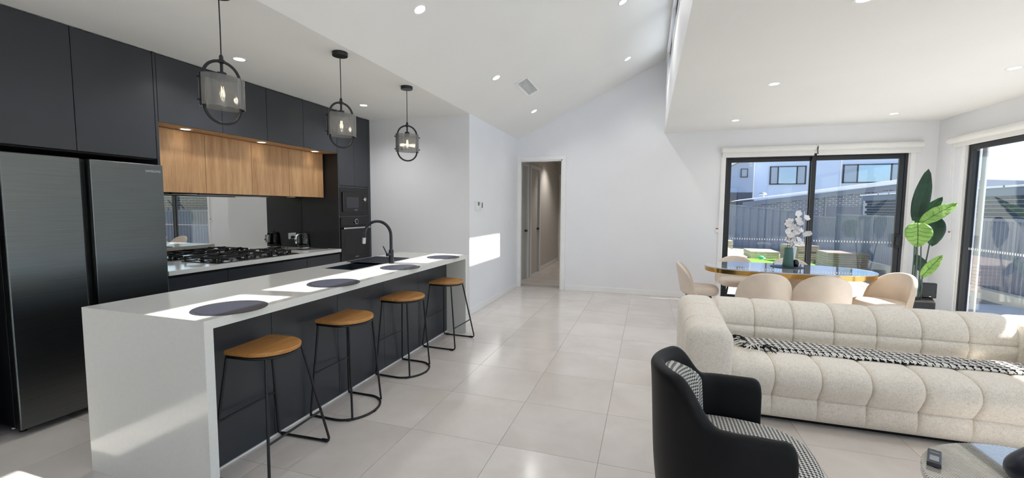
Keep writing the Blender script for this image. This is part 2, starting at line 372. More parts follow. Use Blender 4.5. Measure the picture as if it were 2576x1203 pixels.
def text(name, s, m, size, parent, M, ext=.0006):
    cu = bpy.data.curves.new(name, 'FONT'); cu.body = s; cu.size = size; cu.extrude = ext; cu.align_x = 'CENTER'; cu.align_y = 'CENTER'
    to = bpy.data.objects.new(name, cu); COL.objects.link(to)
    dg = bpy.context.evaluated_depsgraph_get(); me = bpy.data.meshes.new_from_object(to.evaluated_get(dg)); bpy.data.objects.remove(to)
    me.transform(M); me.materials.clear(); me.materials.append(MATS[m])
    o = bpy.data.objects.new(name, me); COL.objects.link(o); o.parent = parent; return o
def spot(parent, loc, watts, size=150, col=(1, .985, .975), rot=(0, 0, 0), rad=.06, blend=.8):
    l = bpy.data.lights.new('lamp_light', 'SPOT'); l.energy = watts; l.spot_size = R(size); l.spot_blend = blend; l.color = col; l.shadow_soft_size = rad
    o = bpy.data.objects.new('lamp_light', l); COL.objects.link(o); o.parent = parent; o.location = loc; o.rotation_euler = rot; return o

# ------------------------------------------------------------------ room constants
XK, XW, XC, XR = -4.45, -2.285, .22, 3.82        # kitchen wall, passage wall, clerestory wall, right wall
YB, YN, YR = 7.51, 5.28, -2.6                     # back wall, kitchen end wall, rear wall
ZC = 2.71; SL = (3.89 - 2.71) / (XC - XW)         # flat ceiling, slope
def zs(x): return ZC + (x - XW) * SL

# ---- floor: slab + tiles
fl = struct(box('floor', (XK - .2, YR, -.12, XR + .15, 12.0, -.004), 'grout'))
TP = .61; tm = MB().box(-.3038, -.3038, -.01, .3038, .3038, 0).mesh('tile'); tm.materials.append(MATS['floor_tile_stone'])
ix0 = -7
nx = 0
for i in range(-7, 7):
    for j in range(-2, 9):
        cx, cy = -.235 + .305 + i * TP, 2.40 + .305 + j * TP
        if cx - .3 > XR or cx + .3 < XK: continue
        x0, x1 = max(cx - .3038, XK + .0), min(cx + .3038, XR)
        y0, y1 = cy - .3038, min(cy + .3038, YB + .1)
        if y0 > YB: continue
        if x0 > cx - .3 and x1 < cx + .3 or x1 - x0 < .6 or y1 - y0 < .6:
            me = MB().box(x0 - cx, y0 - cy, -.01, x1 - cx, y1 - cy, 0).mesh('tile_cut'); me.materials.append(MATS['floor_tile_stone'])
        else: me = tm
        part(fl, 'floor_tile', me, (cx, cy, 0)); nx += 1
for i, j in [(i, j) for i in range(-4, -1) for j in range(9, 16)]:
    cx, cy = -.235 + .305 + i * TP, 2.40 + .305 + j * TP
    part(fl, 'floor_tile', tm, (cx, cy - .01 if j == 9 else cy, 0))
o = MB()
for i in range(-7, 7):
    for j in range(-8, -2):
        cx, cy = -.235 + .305 + i * TP, 2.40 + .305 + j * TP
        o.box(cx - .3038, cy - .3038, -.01, cx + .3038, cy + .3038, 0)
o = o.build('floor_tile_rest', 'floor_tile_stone', fl); o['kind'] = 'stuff'

# ---- walls
def wall(name, axis, pos, th, u0, u1, z0, z1, holes=(), m='paint_wall'):
    us = sorted({u0, u1, *[h[0] for h in holes], *[h[1] for h in holes]}); zz = sorted({z0, z1, *[h[2] for h in holes], *[h[3] for h in holes]})
    b = MB()
    for a, c in zip(us[:-1], us[1:]):
        for d, e in zip(zz[:-1], zz[1:]):
            mu, mz = (a + c) / 2, (d + e) / 2
            if any(h[0] < mu < h[1] and h[2] < mz < h[3] for h in holes): continue
            if axis == 'X': b.box(pos, a, d, pos + th, c, e)
            else: b.box(a, pos, d, c, pos + th, e)
    me = b.mesh(name); bm = bmesh.new(); bm.from_mesh(me); bmesh.ops.remove_doubles(bm, verts=bm.verts, dist=1e-5)
    seen = {}                                                   # drop the inner faces between neighbouring cells
    for f in bm.faces: seen.setdefault(tuple(round(v, 4) for v in f.calc_center_median()), []).append(f)
    bmesh.ops.delete(bm, geom=[f for g in seen.values() if len(g) > 1 for f in g], context='FACES')
    bmesh.ops.recalc_face_normals(bm, faces=bm.faces); bm.to_mesh(me); bm.free()
    me.materials.append(MATS[m]); o = bpy.data.objects.new(name, me); COL.objects.link(o); return struct(o)
DH = 2.33                                                       # door heads
wall('wall_left', 'X', XK - .15, .15, YR, YN + .12, 0, ZC + .1)
wall('wall_kitchen_end', 'Y', YN, .12, XK, XW, 0, ZC)
wall('wall_passage', 'X', XW - .10, .10, YN + .12, YB, 0, ZC)
HX0, HX1 = -2.265, -1.465                                       # hall opening
BD0, BD1 = 1.145, 3.515                                         # back sliding door
wall('wall_back', 'Y', YB, .12, -2.6, XR + .15, 0, 4.0, [(HX0, HX1, 0, DH), (BD0, BD1, 0, 2.315)])
RD0, RD1 = 3.05, 6.935
wall('wall_right', 'X', XR, .15, YR - .12, YB + .12, 0, ZC + .2, [(RD0, RD1, 0, 2.315), (-1.6, 1.4, .3, 2.30)])
wall('wall_rear', 'Y', YR - .12, .12, XK - .15, XR, 0, 4.1, [(.6, 3.2, .1, 2.3)])
CW = [(-2.1, -.62), (-.56, .86), (.94, 2.41), (2.51, 3.95), (4.05, 5.48), (5.60, 6.93)]
wall('wall_clerestory', 'X', XC, .08, YR, YB, ZC, 3.98, [(a, b, 3.33, 3.80) for a, b in CW])
struct(box('ceiling_kitchen', (XK - .15, YR, ZC, XW, YN + .12, ZC + .15), 'paint_ceiling'))
struct(box('ceiling', (XC + .08, YR, ZC, XR, YB, ZC + .15), 'paint_ceiling'))
struct(box('trim_ceiling_edge', (XC + .0, YR, ZC - .002, XC + .08, YB, ZC), 'paint_ceiling'))
struct(box('bounce_roof_deck', (XC + .08, YR - .1, ZC + .2, XR + .1, YB + .1, ZC + .23), 'bounce_roof_sheet'))  # unseen roof, added so its grey sets the sun bounce onto the slope
b = MB(); x1 = XC + .02
b.add([(XW, YR, ZC), (x1, YR, zs(x1)), (x1, YB, zs(x1)), (XW, YB, ZC), (XW, YR, ZC + .12), (x1, YR, zs(x1) + .12), (x1, YB, zs(x1) + .12), (XW, YB, ZC + .12)],
      [(0, 3, 2, 1), (4, 5, 6, 7), (0, 1, 5, 4), (1, 2, 6, 5), (2, 3, 7, 6), (3, 0, 4, 7)])
struct(b.build('ceiling_slope', 'paint_ceiling'))
# baseboards and opening trim
def bb(name, b_): struct(box(name, b_, 'paint_trim', bevel=.004))
bb('baseboard_back', (HX1 + .075, YB - .014, 0, BD0 - .065, YB, .095))
bb('baseboard_passage', (XW, YN, 0, XW + .014, YB - .014, .095))
bb('baseboard_corner', (BD1 + .065, YB - .014, 0, XR, YB, .095))
bb('baseboard_right', (XR - .014, RD1 + .07, 0, XR, YB - .014, .095))
tr = sempty('trim_1')
for bx_ in ((HX0 - .02, YB - .016, 0, HX0 + .045, YB, DH), (HX1 - .0, YB - .016, 0, HX1 + .07, YB, DH), (HX0 - .02, YB - .016, DH, HX1 + .07, YB, DH + .07)):
    box('architrave', bx_, 'paint_trim', tr, bevel=.004)
for bx_ in ((HX0, YB, 0, HX0 + .02, YB + .13, DH), (HX1 - .02, YB, 0, HX1, YB + .13, DH), (HX0, YB, DH - .02, HX1, YB + .13, DH)):
    box('jamb_lining', bx_, 'paint_trim', tr)

# ---- hall
HL, HR_, HE = -2.375, -1.40, 11.62
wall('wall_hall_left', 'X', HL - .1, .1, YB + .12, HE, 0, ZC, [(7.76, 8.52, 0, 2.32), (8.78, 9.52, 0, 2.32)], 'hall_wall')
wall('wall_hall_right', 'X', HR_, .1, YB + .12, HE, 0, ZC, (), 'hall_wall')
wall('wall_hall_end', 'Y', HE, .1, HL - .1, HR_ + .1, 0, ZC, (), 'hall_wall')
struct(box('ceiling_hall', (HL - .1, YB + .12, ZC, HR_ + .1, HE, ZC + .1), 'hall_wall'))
bb('baseboard_hall', (HL, 9.62, 0, HL + .014, HE, .095))
for n, (a, b_) in enumerate(((7.76, 8.52), (8.78, 9.52))):
    d = sempty('door_%d' % (n + 3))
    box('door_leaf', (HL - .075, a + .012, .012, HL - .035, b_ - .012, 2.31), 'hall_wall', d)
    for q in ((a - .06, a + .01), (b_ - .01, b_ + .06)): box('architrave', (HL, q[0], 0, HL + .016, q[1], 2.32), 'paint_trim', d, .003)
    box('architrave', (HL, a - .06, 2.32, HL + .016, b_ + .06, 2.38), 'paint_trim', d, .003)
    h = MB().tube([(HL - .035, b_ - .08, 1.0), (HL + .02, b_ - .08, 1.0)], .022, 12)
    h = h.build('handle_rose', 'black_metal', d, 40); box('lever', (HL + .008, b_ - .19, .99, HL + .022, b_ - .07, 1.01), 'black_metal', h, .003)
d = sempty('door_5')
box('door_leaf', (-2.27, HE - .045, .01, -1.47, HE - .005, 2.31), 'hall_wall', d)
box('architrave', (-2.34, HE - .02, 0, -2.27, HE, 2.38), 'paint_trim', d, .003)
h = MB().tube([(-2.18, HE - .045, 1.0), (-2.18, HE - .1, 1.0)], .02, 12).build('handle_rose', 'black_metal', d, 40)
box('lever', (-2.19, HE - .105, .99, -2.07, HE - .09, 1.01), 'black_metal', h, .003)

# ------------------------------------------------------------------ sliding doors
def frame_rect(parent, name, m, axis, pos0, pos1, u0, u1, z0, z1, wd, bev=.003):
    "four bars of a rectangular frame joined as one part"
    b = MB()
    def bx(ua, ub, za, zb):
        if axis == 'Y': b.box(ua, pos0, za, ub, pos1, zb)
        else: b.box(pos0, ua, za, pos1, ub, zb)
    bx(u0, u0 + wd, z0, z1); bx(u1 - wd, u1, z0, z1); bx(u0 + wd, u1 - wd, z0, z0 + wd); bx(u0 + wd, u1 - wd, z1 - wd, z1)
    return b.build(name, m, parent, bevel=bev)
def dots(parent, axis, pos, u0, u1, z):
    b = MB(); n = int((u1 - u0) / .0345)
    for k in range(n):
        u = u0 + (k + .5) * (u1 - u0) / n
        if axis == 'Y': b.box(u - .006, pos - .0015, z - .0135, u + .006, pos, z + .0135)
        else: b.box(pos - .0015, u - .006, z - .0135, pos, u + .006, z + .0135)
    o = b.build('safety_dots', 'dot_white', parent); o['kind'] = 'stuff'; return o
d1 = sempty('door_1')
frame_rect(d1, 'frame', 'alu_black', 'Y', YB + .02, YB + .11, BD0, BD1, 0, 2.315, .045)
mid = 2.335
for (a, c, y) in ((BD0 + .045, mid + .05, YB + .075), (mid - .0, BD1 - .045, YB + .03)):
    f = frame_rect(d1, 'sash', 'alu_black', 'Y', y, y + .035, a, c, .03, 2.27, .06)
    box('pane', (a + .06, y + .014, .09, c - .06, y + .020, 2.21), 'pane_glass', f)
    dots(f, 'Y', y + .013, a + .07, c - .07, 1.0)
hd = box('handle', (BD1 - .135, YB - .03, .93, BD1 - .055, YB + .03, 1.13), 'black_metal', d1, .006)
box('latch', (BD1 - .115, YB - .045, .97, BD1 - .075, YB - .03, 1.09), 'black_satin', hd, .004)
tr = sempty('trim_2')
for bx_ in ((BD0 - .06, YB - .016, 0, BD0, YB, 2.33), (BD1, YB - .016, 0, BD1 + .06, YB, 2.33), (BD0 - .06, YB - .016, 2.315, BD1 + .06, YB, 2.36)):
    box('architrave', bx_, 'paint_trim', tr, .004)
for bx_ in ((BD0 - .001, YB, 0, BD0 + .012, YB + .03, 2.315), (BD1 - .012, YB, 0, BD1 + .001, YB + .03, 2.315)): box('reveal', bx_, 'paint_trim', tr)
d2 = sempty('door_2')
frame_rect(d2, 'frame', 'alu_black', 'X', XR + .015, XR + .115, RD0, RD1, 0, 2.315, .035)
ps = [(RD1 - 1.36, RD1 - .035, XR + .02), (RD1 - 2.62, RD1 - 1.3, XR + .065), (RD0 + .035, RD1 - 2.56, XR + .02)]
for a, c, x in ps:
    f = frame_rect(d2, 'sash', 'alu_black', 'X', x, x + .035, a, c, .03, 2.29, .06)
    box('pane', (x + .014, a + .06, .09, x + .020, c - .06, 2.23), 'pane_glass', f)
    dots(f, 'X', x + .013, a + .08, c - .08, .995)
tr = sempty('trim_3')
for bx_ in ((XR - .016, RD1, 0, XR, RD1 + .065, 2.33), (XR - .016, RD0 - .065, 0, XR, RD0, 2.33), (XR - .016, RD0 - .065, 2.30, XR, RD1 + .065, 2.36)):
    box('architrave', bx_, 'paint_trim', tr, .004)
for bx_ in ((XR, RD1 - .012, 0, XR + .03, RD1 + .001, 2.3), (XR, RD0 - .001, 0, XR + .03, RD0 + .012, 2.3)): box('reveal', bx_, 'paint_trim', tr)
def window(name, axis, pos, u0, u1, z0, z1, wd=.035, m='alu_black', mull=None):
    w_ = sempty(name)
    fr = frame_rect(w_, 'frame', m, axis, pos, pos + .05, u0, u1, z0, z1, wd)
    if axis == 'Y': box('pane', (u0 + wd, pos + .02, z0 + wd, u1 - wd, pos + .026, z1 - wd), 'pane_glass', w_)
    else: box('pane', (pos + .02, u0 + wd, z0 + wd, pos + .026, u1 - wd, z1 - wd), 'pane_glass', w_)
for k, (a, c) in enumerate(CW): window('window_%d' % (k + 1), 'X', XC + .028, a, c, 3.33, 3.80, .022)
window('window_7', 'X', XR + .06, -1.6, 1.4, .3, 2.3)
window('window_8', 'Y', YR - .08, .6, 3.2, .1, 2.3)  # unseen rear window, put in to let daylight into the room
tr = sempty('trim_4')                                           # white ledge and head lining along the clerestory
box('ledge', (XC - .012, YR, 3.312, XC + .028, YB, 3.332), 'paint_trim', tr, .003)
box('head_board', (XC - .012, YR, 3.80, XC, YB, 3.85), 'paint_trim', tr, .003)

# roller blinds
def blind(name, label, axis, u0, u1, zc, split=None):
    t = thing(name, label, 'blind')
    segs = [(u0, u1)] if not split else [(u0, split - .012), (split + .012, u1)]
    for a, c in segs:
        if axis == 'Y':
            MB().tube([(a, YB - .055, zc), (c, YB - .055, zc)], .043, 16).build('roller', 'blind', t, 40)
            box('hem_bar', (a + .005, YB - .03, zc - .115, c - .005, YB - .018, zc - .02), 'blind', t, .004)
        else:
            MB().tube([(XR - .055, a, zc), (XR - .055, c, zc)], .043, 16).build('roller', 'blind', t, 40)
            box('hem_bar', (XR - .03, a + .005, zc - .095, XR - .018, c - .005, zc - .02), 'blind', t, .004)
    for u in ({u0, u1} | ({split} if split else set())):
        if axis == 'Y': box('bracket', (u - .008, YB - .085, zc - .045, u + .008, YB, zc + .045), 'blind', t, .002)
        else: box('bracket', (XR - .085, u - .008, zc - .045, XR, u + .008, zc + .045), 'blind', t, .002)
    return t
bl = blind('roller_blind', 'white double roller blind above the dining sliding door', 'Y', BD0 - .055, 3.625, 2.395, 2.36)
MB().tube([(2.36, YB - .10, 2.40), (2.36, YB - .1, 2.34), (2.365, YB - .1, 2.29)], .006, 6).build('bracket_hook', 'black_metal', bl, 60)
c_ = MB().tube([(1.075, YB - .03, 2.38), (1.072, YB - .02, 1.7), (1.068, YB - .012, 1.16)], .0025, 5).build('pull_chain', 'blind', bl)
box('chain_tensioner', (1.045, YB - .016, 1.09, 1.085, YB, 1.165), 'white_plastic', bl, .003)
box('warning_tag', (1.047, YB - .018, 1.15, 1.083, YB - .016, 1.166), 'red_tag', bl)
bl = blind('roller_blind', 'white roller blind above the sliding door at the right edge', 'X', RD0 - .06, 7.16, 2.385)
MB().tube([(XR - .05, 7.14, 2.37), (XR - .03, 7.13, 1.75), (XR - .015, 7.12, 1.2), (XR - .015, 7.095, 1.19), (XR - .03, 7.085, 1.75), (XR - .05, 7.08, 2.37)], .0035, 5).build('pull_chain', 'blind', bl)
box('chain_tensioner', (XR - .016, 7.085, 1.08, XR, 7.13, 1.2), 'white_plastic', bl, .003)
box('warning_tag', (XR - .018, 7.088, 1.18, XR - .016, 7.127, 1.2), 'red_tag', bl)

# ------------------------------------------------------------------ ceiling lamps
def downlight(label, loc, tilt=0., watts=LAMP, r=.041, m='lamp_lens', group='ceiling downlights', sp=150):
    t = thing('downlight', label, 'downlight', loc, 0, group); t.rotation_euler = (0, tilt, 0)
    MB().lathe([(r, -.001), (r + .012, -.004), (r + .018, -.002), (r + .018, .002), (r, .004)], 32).build('trim_ring', 'paint_trim', t, 40)
    MB().lathe([(r + .001, -.0025), (r + .001, .002)], 32).build('lens', m, t)
    spot(t, (0, 0, -.03), watts, sp); return t
th = -math.atan(SL)
for lab, x, y in (('round downlight nearest on the sloped ceiling, above the last pendant', -1.708, 3.0), ('round downlight on the sloped ceiling just left of the air vent', -1.72, 4.76),
                  ('round downlight low on the sloped ceiling near the passage corner', -1.73, 6.52), ('round downlight high on the sloped ceiling at the top picture edge', -.312, 4.77), ('round downlight high on the sloped ceiling near the clerestory and back wall', -.34, 6.51)):
    downlight(lab, (x, y, zs(x)), th)
for lab, x, y in (('round downlight in the flat ceiling, second back from the clerestory edge', 1.155, 4.89), ('round downlight in the flat ceiling nearest the back wall and clerestory', 1.13, 6.71), ('round downlight in the flat ceiling above the corner plant', 2.98, 6.79),
                  ('round downlight in the flat ceiling at the right picture edge', 3.0, 4.94), ('round downlight in the flat ceiling cut by the top picture edge', 1.18, 3.1), ('round downlight in the kitchen ceiling beside the nearest pendant', -3.33, 2.82),
                  ('round downlight in the kitchen ceiling between the second and third pendants', -3.35, 4.50)):
    downlight(lab, (x, y, ZC), 0, LAMP * .40 if x > 0 else LAMP * 1.5)
for x, y in ((-3.33, .9), (-1.7, 1.2), (-.31, 3.0), (-.31, 1.2), (3.0, 3.0), (1.18, 1.2), (3.0, 1.2)  ):  # unseen downlights, added for the light they give the room
    downlight('round downlight added in the ceiling out of the picture to light the room', (x, y, zs(x) if XW < x < XC else ZC), th if XW < x < XC else 0, LAMP * (.28 if y < 2 else .6))
hl = downlight('warm downlight in the hallway ceiling', (-1.95, 10.0, ZC), 0, 46, .045, 'lamp_warm', None, 120); 
for ch in hl.children:
    if ch.type == 'LIGHT': ch.data.color = (1, .93, .84)

# air vent in slope
v = thing('air_vent', 'white slatted air conditioning vent in the sloped ceiling', 'vent', (-1.548, 5.49, zs(-1.548))); v.rotation_euler = (0, th, 0)
b = MB(); L_, W_ = .315, .095
for bx_ in ((-W_, -L_, -.012, -W_ + .03, L_, 0), (W_ - .03, -L_, -.012, W_, L_, 0), (-W_ + .03, -L_, -.012, W_ - .03, -L_ + .04, 0), (-W_ + .03, L_ - .04, -.012, W_ - .03, L_, 0)): b.box(*bx_)
b.build('frame', 'paint_trim', v, bevel=.002)
box('backing', (-W_ + .03, -L_ + .04, -.002, W_ - .03, L_ - .04, -.001), 'black_void', v)
sm = MB().box(-.004, -L_ + .04, -.010, .003, L_ - .04, -.004).mesh('slat'); sm.materials.append(MATS['paint_trim'])
for k in range(10): part(v, 'slat', sm, (-W_ + .036 + k * (2 * W_ - .072) / 9, 0, 0), (0, R(30), 0))

# ------------------------------------------------------------------ pendants
def pendant():
    t = thing('pendant_light', '', 'pendant lamp', (0, 0, 0), 0, 'pendants over the island')
    MB().lathe([(.058, -.030), (.06, -.027), (.06, 0)], 32).build('ceiling_rose', 'black_metal', t, 40)
    MB().tube([(0, 0, -.04), (.001, 0, -.2), (0, 0, -.37)], .0035, 8).build('cord', 'black_metal', t)
    MB().lathe([(.006, -.36), (.011, -.37), (.011, -.385), (.018, -.39), (.018, -.405), (.008, -.41), (.008, -.46), (.024, -.462), (.024, -.51), (.018, -.515)], 20).build('socket', 'black_metal', t, 40)
    rw, zt, zb = .098, -.397, -.757; pts = []
    cr = rw
    for k in range(17): a = math.pi * k / 16; pts.append((cr * math.cos(a), 0, zt - cr + cr * math.sin(a)))
    for k in range(17): a = math.pi + math.pi * k / 16; pts.append((cr * math.cos(a), 0, zb + cr + cr * math.sin(a)))
    MB().tube(pts, .0085, 10, closed=True).build('ring', 'black_metal', t, 60)
    gz0, gz1 = -.665, -.488
    for s in (1, -1):                                            # two curved smoked sheets clamped to the ring
        P = []
        for off in (0, .004):
            row = []
            for z in (gz0, gz1):
                for k in range(25):
                    a = R(6) + (math.pi - R(12)) * k / 24; row.append(((.113 + off) * math.cos(a), s * (.072 + off) * math.sin(a) + s * .006, z))
            P.append(row)
        b = MB(); n = 25
        b.v = P[0] + P[1]
        for k in range(n - 1):
            b.f += [(k, k + 1, n + k + 1, n + k), (2 * n + k, 3 * n + k, 3 * n + k + 1, 2 * n + k + 1), (k, 2 * n + k, 2 * n + k + 1, k + 1), (n + k, n + k + 1, 3 * n + k + 1, 3 * n + k)]
        b.f += [(0, n, 3 * n, 2 * n), (n - 1, 3 * n - 1, 4 * n - 1, 2 * n - 1)]
        b.build('glass_shade', 'smoke_glass', t, 40)
    for sx in (1, -1):
        box('clamp_bar', (sx * .112 - .004, -.012, gz0 - .004, sx * .112 + .004, .012, gz1 + .004), 'black_metal', t, .002)
        for z in (gz0 + .025, gz1 - .025): MB().tube([(sx * .1, 0, z), (sx * .13, 0, z)], .006, 10).build('screw', 'black_metal', t, 40)
    bu = MB().lathe([(.012, -.515), (.014, -.53), (.022, -.555), (.026, -.585), (.024, -.61), (.014, -.628), (.002, -.634)], 20).build('bulb', 'bulb_glass', t, 60)
    MB().tube([(.006, 0, -.54), (.01, 0, -.6), (.0, .006, -.545), (-.009, 0, -.6), (-.006, 0, -.54), (0, -.008, -.6)], .0014, 6).build('filament', 'filament', bu)
    l = bpy.data.lights.new('bulb_light', 'POINT'); l.energy = .5; l.color = (1, .9, .75); l.shadow_soft_size = .02
    lo = bpy.data.objects.new('bulb_light', l); COL.objects.link(lo); lo.parent = t; lo.location = (0, 0, -.575)
    return t
pn = pendant(); pn.location = (-2.40, 1.915, ZC); pn.rotation_euler = (0, 0, R(76)); pn['label'] = 'nearest smoked glass pendant in a black oval ring, its rose out of frame'
dup(pn, (-2.40, 2.935, ZC), R(66), 'middle smoked glass pendant in a black oval ring above the island')
dup(pn, (-2.405, 3.94, ZC), R(40), 'farthest smoked glass pendant in front of the plain grey wall')

# ------------------------------------------------------------------ kitchen run
FX = -3.84                                                       # door fronts
def cab_front(par, name, y0, y1, z0, z1, m='charcoal', x=FX, th_=.02, g=.002, bev=.0015):
    return box(name, (x - th_, y0 + g, z0 + g, x, y1 - g, z1 - g), m, par, bev)
# fridge surround
t = thing('fridge_surround_cabinet', 'tall charcoal cabinet with two doors above the black fridge', 'cabinet')
box('side_panel', (XK + .003, 1.42, 0, FX, 1.44, ZC - .003), 'charcoal', t); box('side_panel', (XK + .003, 2.472, 0, FX, 2.492, ZC - .003), 'charcoal', t)
box('carcass', (XK + .003, 1.44, 1.84, FX - .024, 2.472, ZC - .003), 'black_void', t)
cab_front(t, 'door', 1.442, 1.956, 1.85, ZC - .008); cab_front(t, 'door', 1.956, 2.470, 1.85, ZC - .008)
# cabinets left of fridge (pantry, out of the picture to the left)
ul = [('charcoal overhead cabinet door next to the fridge surround', 2.494, 3.05), ('charcoal overhead cabinet, second from the fridge, behind the near pendant', 3.05, 3.546), ('charcoal overhead cabinet, third from the fridge', 3.546, 4.043), ('charcoal overhead cabinet next to the tall oven tower', 4.043, 4.602)]
for lab, a, c in ul:
    t = thing('overhead_cabinet', lab, 'cabinet', group='charcoal overhead cabinets')
    box('carcass', (XK, a, 2.165, FX - .024, c, ZC), 'black_void', t); cab_front(t, 'door', a, c, 2.155, ZC - .008)
    box('base_panel', (XK, a, 2.155, FX - .022, c, 2.165), 'oak_cabinet', t)
wl = [('oak wall cabinet door partly behind the fridge corner', 2.494, 3.03), ('oak wall cabinet, second from the fridge', 3.03, 3.53), ('oak wall cabinet, third from the fridge', 3.53, 4.03), ('oak wall cabinet at the end beside the black panel', 4.03, 4.585)]
WX = -4.055
for lab, a, c in wl:
    t = thing('oak_wall_cabinet', lab, 'cabinet', group='oak wall cabinets')
    box('carcass', (XK, a, 1.60, WX - .022, c, 2.155), 'oak_cabinet', t); cab_front(t, 'door', a, c, 1.588, 2.154, 'oak_cabinet', WX)
t = thing('rangehood', 'thin black slide-out rangehood under the oak cabinets', 'rangehood')
box('body', (XK + .02, 2.96, 1.583, WX - .03, 3.94, 1.598), 'black_satin', t, .003); box('front_lip', (WX - .03, 2.96, 1.576, WX - .004, 3.94, 1.587), 'black_satin', t, .002)
for k, (y, lab) in enumerate(((2.795, 'small strip downlight under the overhead cabinets nearest the fridge'), (3.583, 'small downlight under the overhead cabinets, the middle one'), (4.35, 'small downlight under the overhead cabinets nearest the oven tower'))):
    downlight(lab, (-3.965, y, 2.154), 0, .8, .035, 'lamp_warm', 'downlights above the oak cabinets', 140)
for y, x, lab in ((3.99, -4.23, 'small light under the oak cabinets by the mirror, left one'), (4.22, -4.23, 'small light under the oak cabinets by the mirror, right one')):
    downlight(lab, (x, y, 1.586), 0, .5, .03, 'lamp_warm', 'lights under the oak cabinets', 140)
# splashback mirror
ms = thing('mirror_splashback', 'mirrored splashback between the white bench and the oak cabinets', 'splashback')
box('mirror_sheet', (XK, 2.494, .92, XK + .006, 4.60, 1.60), 'mirror', ms)
# base units + benchtop
bt = tag(box('kitchen_benchtop', (XK, 2.494, .88, -3.812, 4.605, .92), 'stone_top', bevel=.002), 'white stone benchtop under the gas cooktop', 'benchtop')
for lab, a, c in (('charcoal base cabinet with drawers beside the fridge', 2.494, 3.044), ('wide charcoal base cabinet with drawers under the cooktop', 3.044, 4.04), ('narrow charcoal base cabinet beside the oven tower', 4.04, 4.605)):
    t = thing('base_cabinet', lab, 'cabinet', group='charcoal base cabinets')
    box('carcass', (XK + .003, a, .1, FX - .022, c, .879), 'black_void', t); box('kickboard', (XK + .003, a, 0, FX - .06, c, .1), 'charcoal_dark', t)
    for z0, z1 in ((.62, .855), (.36, .605), (.11, .345)): cab_front(t, 'drawer', a, c, z0, z1)
# oven tower
OT0, OT1 = 4.606, 5.246
t = thing('oven_tower_cabinet', 'tall charcoal cabinet holding the oven and microwave', 'cabinet')
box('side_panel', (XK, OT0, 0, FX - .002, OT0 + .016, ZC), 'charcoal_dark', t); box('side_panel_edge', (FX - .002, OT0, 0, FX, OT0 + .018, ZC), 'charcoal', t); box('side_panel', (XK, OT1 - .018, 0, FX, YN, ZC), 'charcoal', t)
box('carcass', (XK, OT0 + .018, 1.745, FX - .024, OT1 - .018, ZC), 'black_void', t)
box('shelf', (XK, OT0 + .018, 1.725, FX, OT1 - .018, 1.745), 'charcoal', t); box('shelf', (XK, OT0 + .018, 1.332, FX, OT1 - .018, 1.35), 'charcoal', t)
box('back', (XK, OT0 + .018, .1, XK + .02, OT1 - .018, 1.72), 'black_void', t)
cab_front(t, 'door', OT0 + .018, 4.925, 1.748, ZC - .008); cab_front(t, 'door', 4.925, OT1 - .018, 1.748, ZC - .008)
box('drawer', (FX - .02, OT0 + .02, .11, FX, OT1 - .02, .722), 'charcoal', t, .0015); box('shelf', (XK, OT0 + .018, .724, FX, OT1 - .018, .738), 'charcoal', t)
MY = Matrix(((0, 0, 1, 0), (1, 0, 0, 0), (0, 1, 0, 0), (0, 0, 0, 1)))   # text plane -> facing +X, reading along +Y
mw = thing('microwave', 'black built-in microwave with a round silver knob', 'microwave')
box('body', (XK + .05, OT0 + .025, 1.352, FX - .012, OT1 - .025, 1.722), 'black_satin', mw)
box('trim_frame', (FX - .012, OT0 + .022, 1.353, FX + .004, OT1 - .022, 1.722), 'black_satin', mw, .003)
box('door', (FX + .004, 4.668, 1.40, FX + .022, 5.165, 1.665), 'black_gloss', mw, .004)
box('window', (FX + .0222, 4.73, 1.455, FX + .0235, 4.985, 1.60), 'remote_body', mw, .0)
k = MB().lathe([(.026, 0), (.026, .014), (.02, .02)], 24); k.xf(Matrix.Translation((FX + .022, 5.105, 1.575)) @ Matrix.Rotation(R(90), 4, 'Y')); k.build('knob', 'chrome', mw, 40)
box('keypad', (FX + .0222, 5.06, 1.43, FX + .0232, 5.15, 1.53), 'charcoal_dark', mw)
text('brand_text', 'BOSCH', 'chrome', .02, mw, Matrix.Translation((FX + .0225, 4.93, 1.428)) @ MY)
ov = thing('wall_oven', 'black built-in oven with steel bar handle and round dial', 'oven')
box('body', (XK + .05, OT0 + .025, .742, FX - .01, OT1 - .025, 1.33), 'black_satin', ov)
box('control_panel', (FX - .01, OT0 + .022, 1.215, FX + .012, OT1 - .022, 1.328), 'black_gloss', ov, .003)
dr = box('door', (FX - .01, OT0 + .022, .745, FX + .014, OT1 - .022, 1.208), 'black_gloss', ov, .003)
box('window', (FX + .0142, 4.70, .83, FX + .0155, 5.10, 1.12), 'charcoal_dark', dr)
b = MB().tube([(FX + .045, 4.655, 1.185), (FX + .045, 5.19, 1.185)], .012, 12); hb = b.build('handle', 'chrome', dr, 40)
for y in (4.69, 5.155): box('handle_mount', (FX + .012, y - .012, 1.176, FX + .045, y + .012, 1.194), 'black_satin', hb, .002)
k = MB().lathe([(.036, 0), (.036, .016), (.030, .018), (.028, .012)], 28); k.xf(Matrix.Translation((FX + .012, 4.925, 1.27)) @ Matrix.Rotation(R(90), 4, 'Y')); k.build('dial', 'chrome', ov, 40)
k = MB().lathe([(.027, 0), (.027, .02)], 28); k.xf(Matrix.Translation((FX + .012, 4.925, 1.27)) @ Matrix.Rotation(R(90), 4, 'Y')); k.build('dial_display', 'black_gloss', ov, 40)
text('brand_text', 'BOSCH', 'chrome', .022, ov, Matrix.Translation((FX + .0146, 4.94, .785)) @ MY)
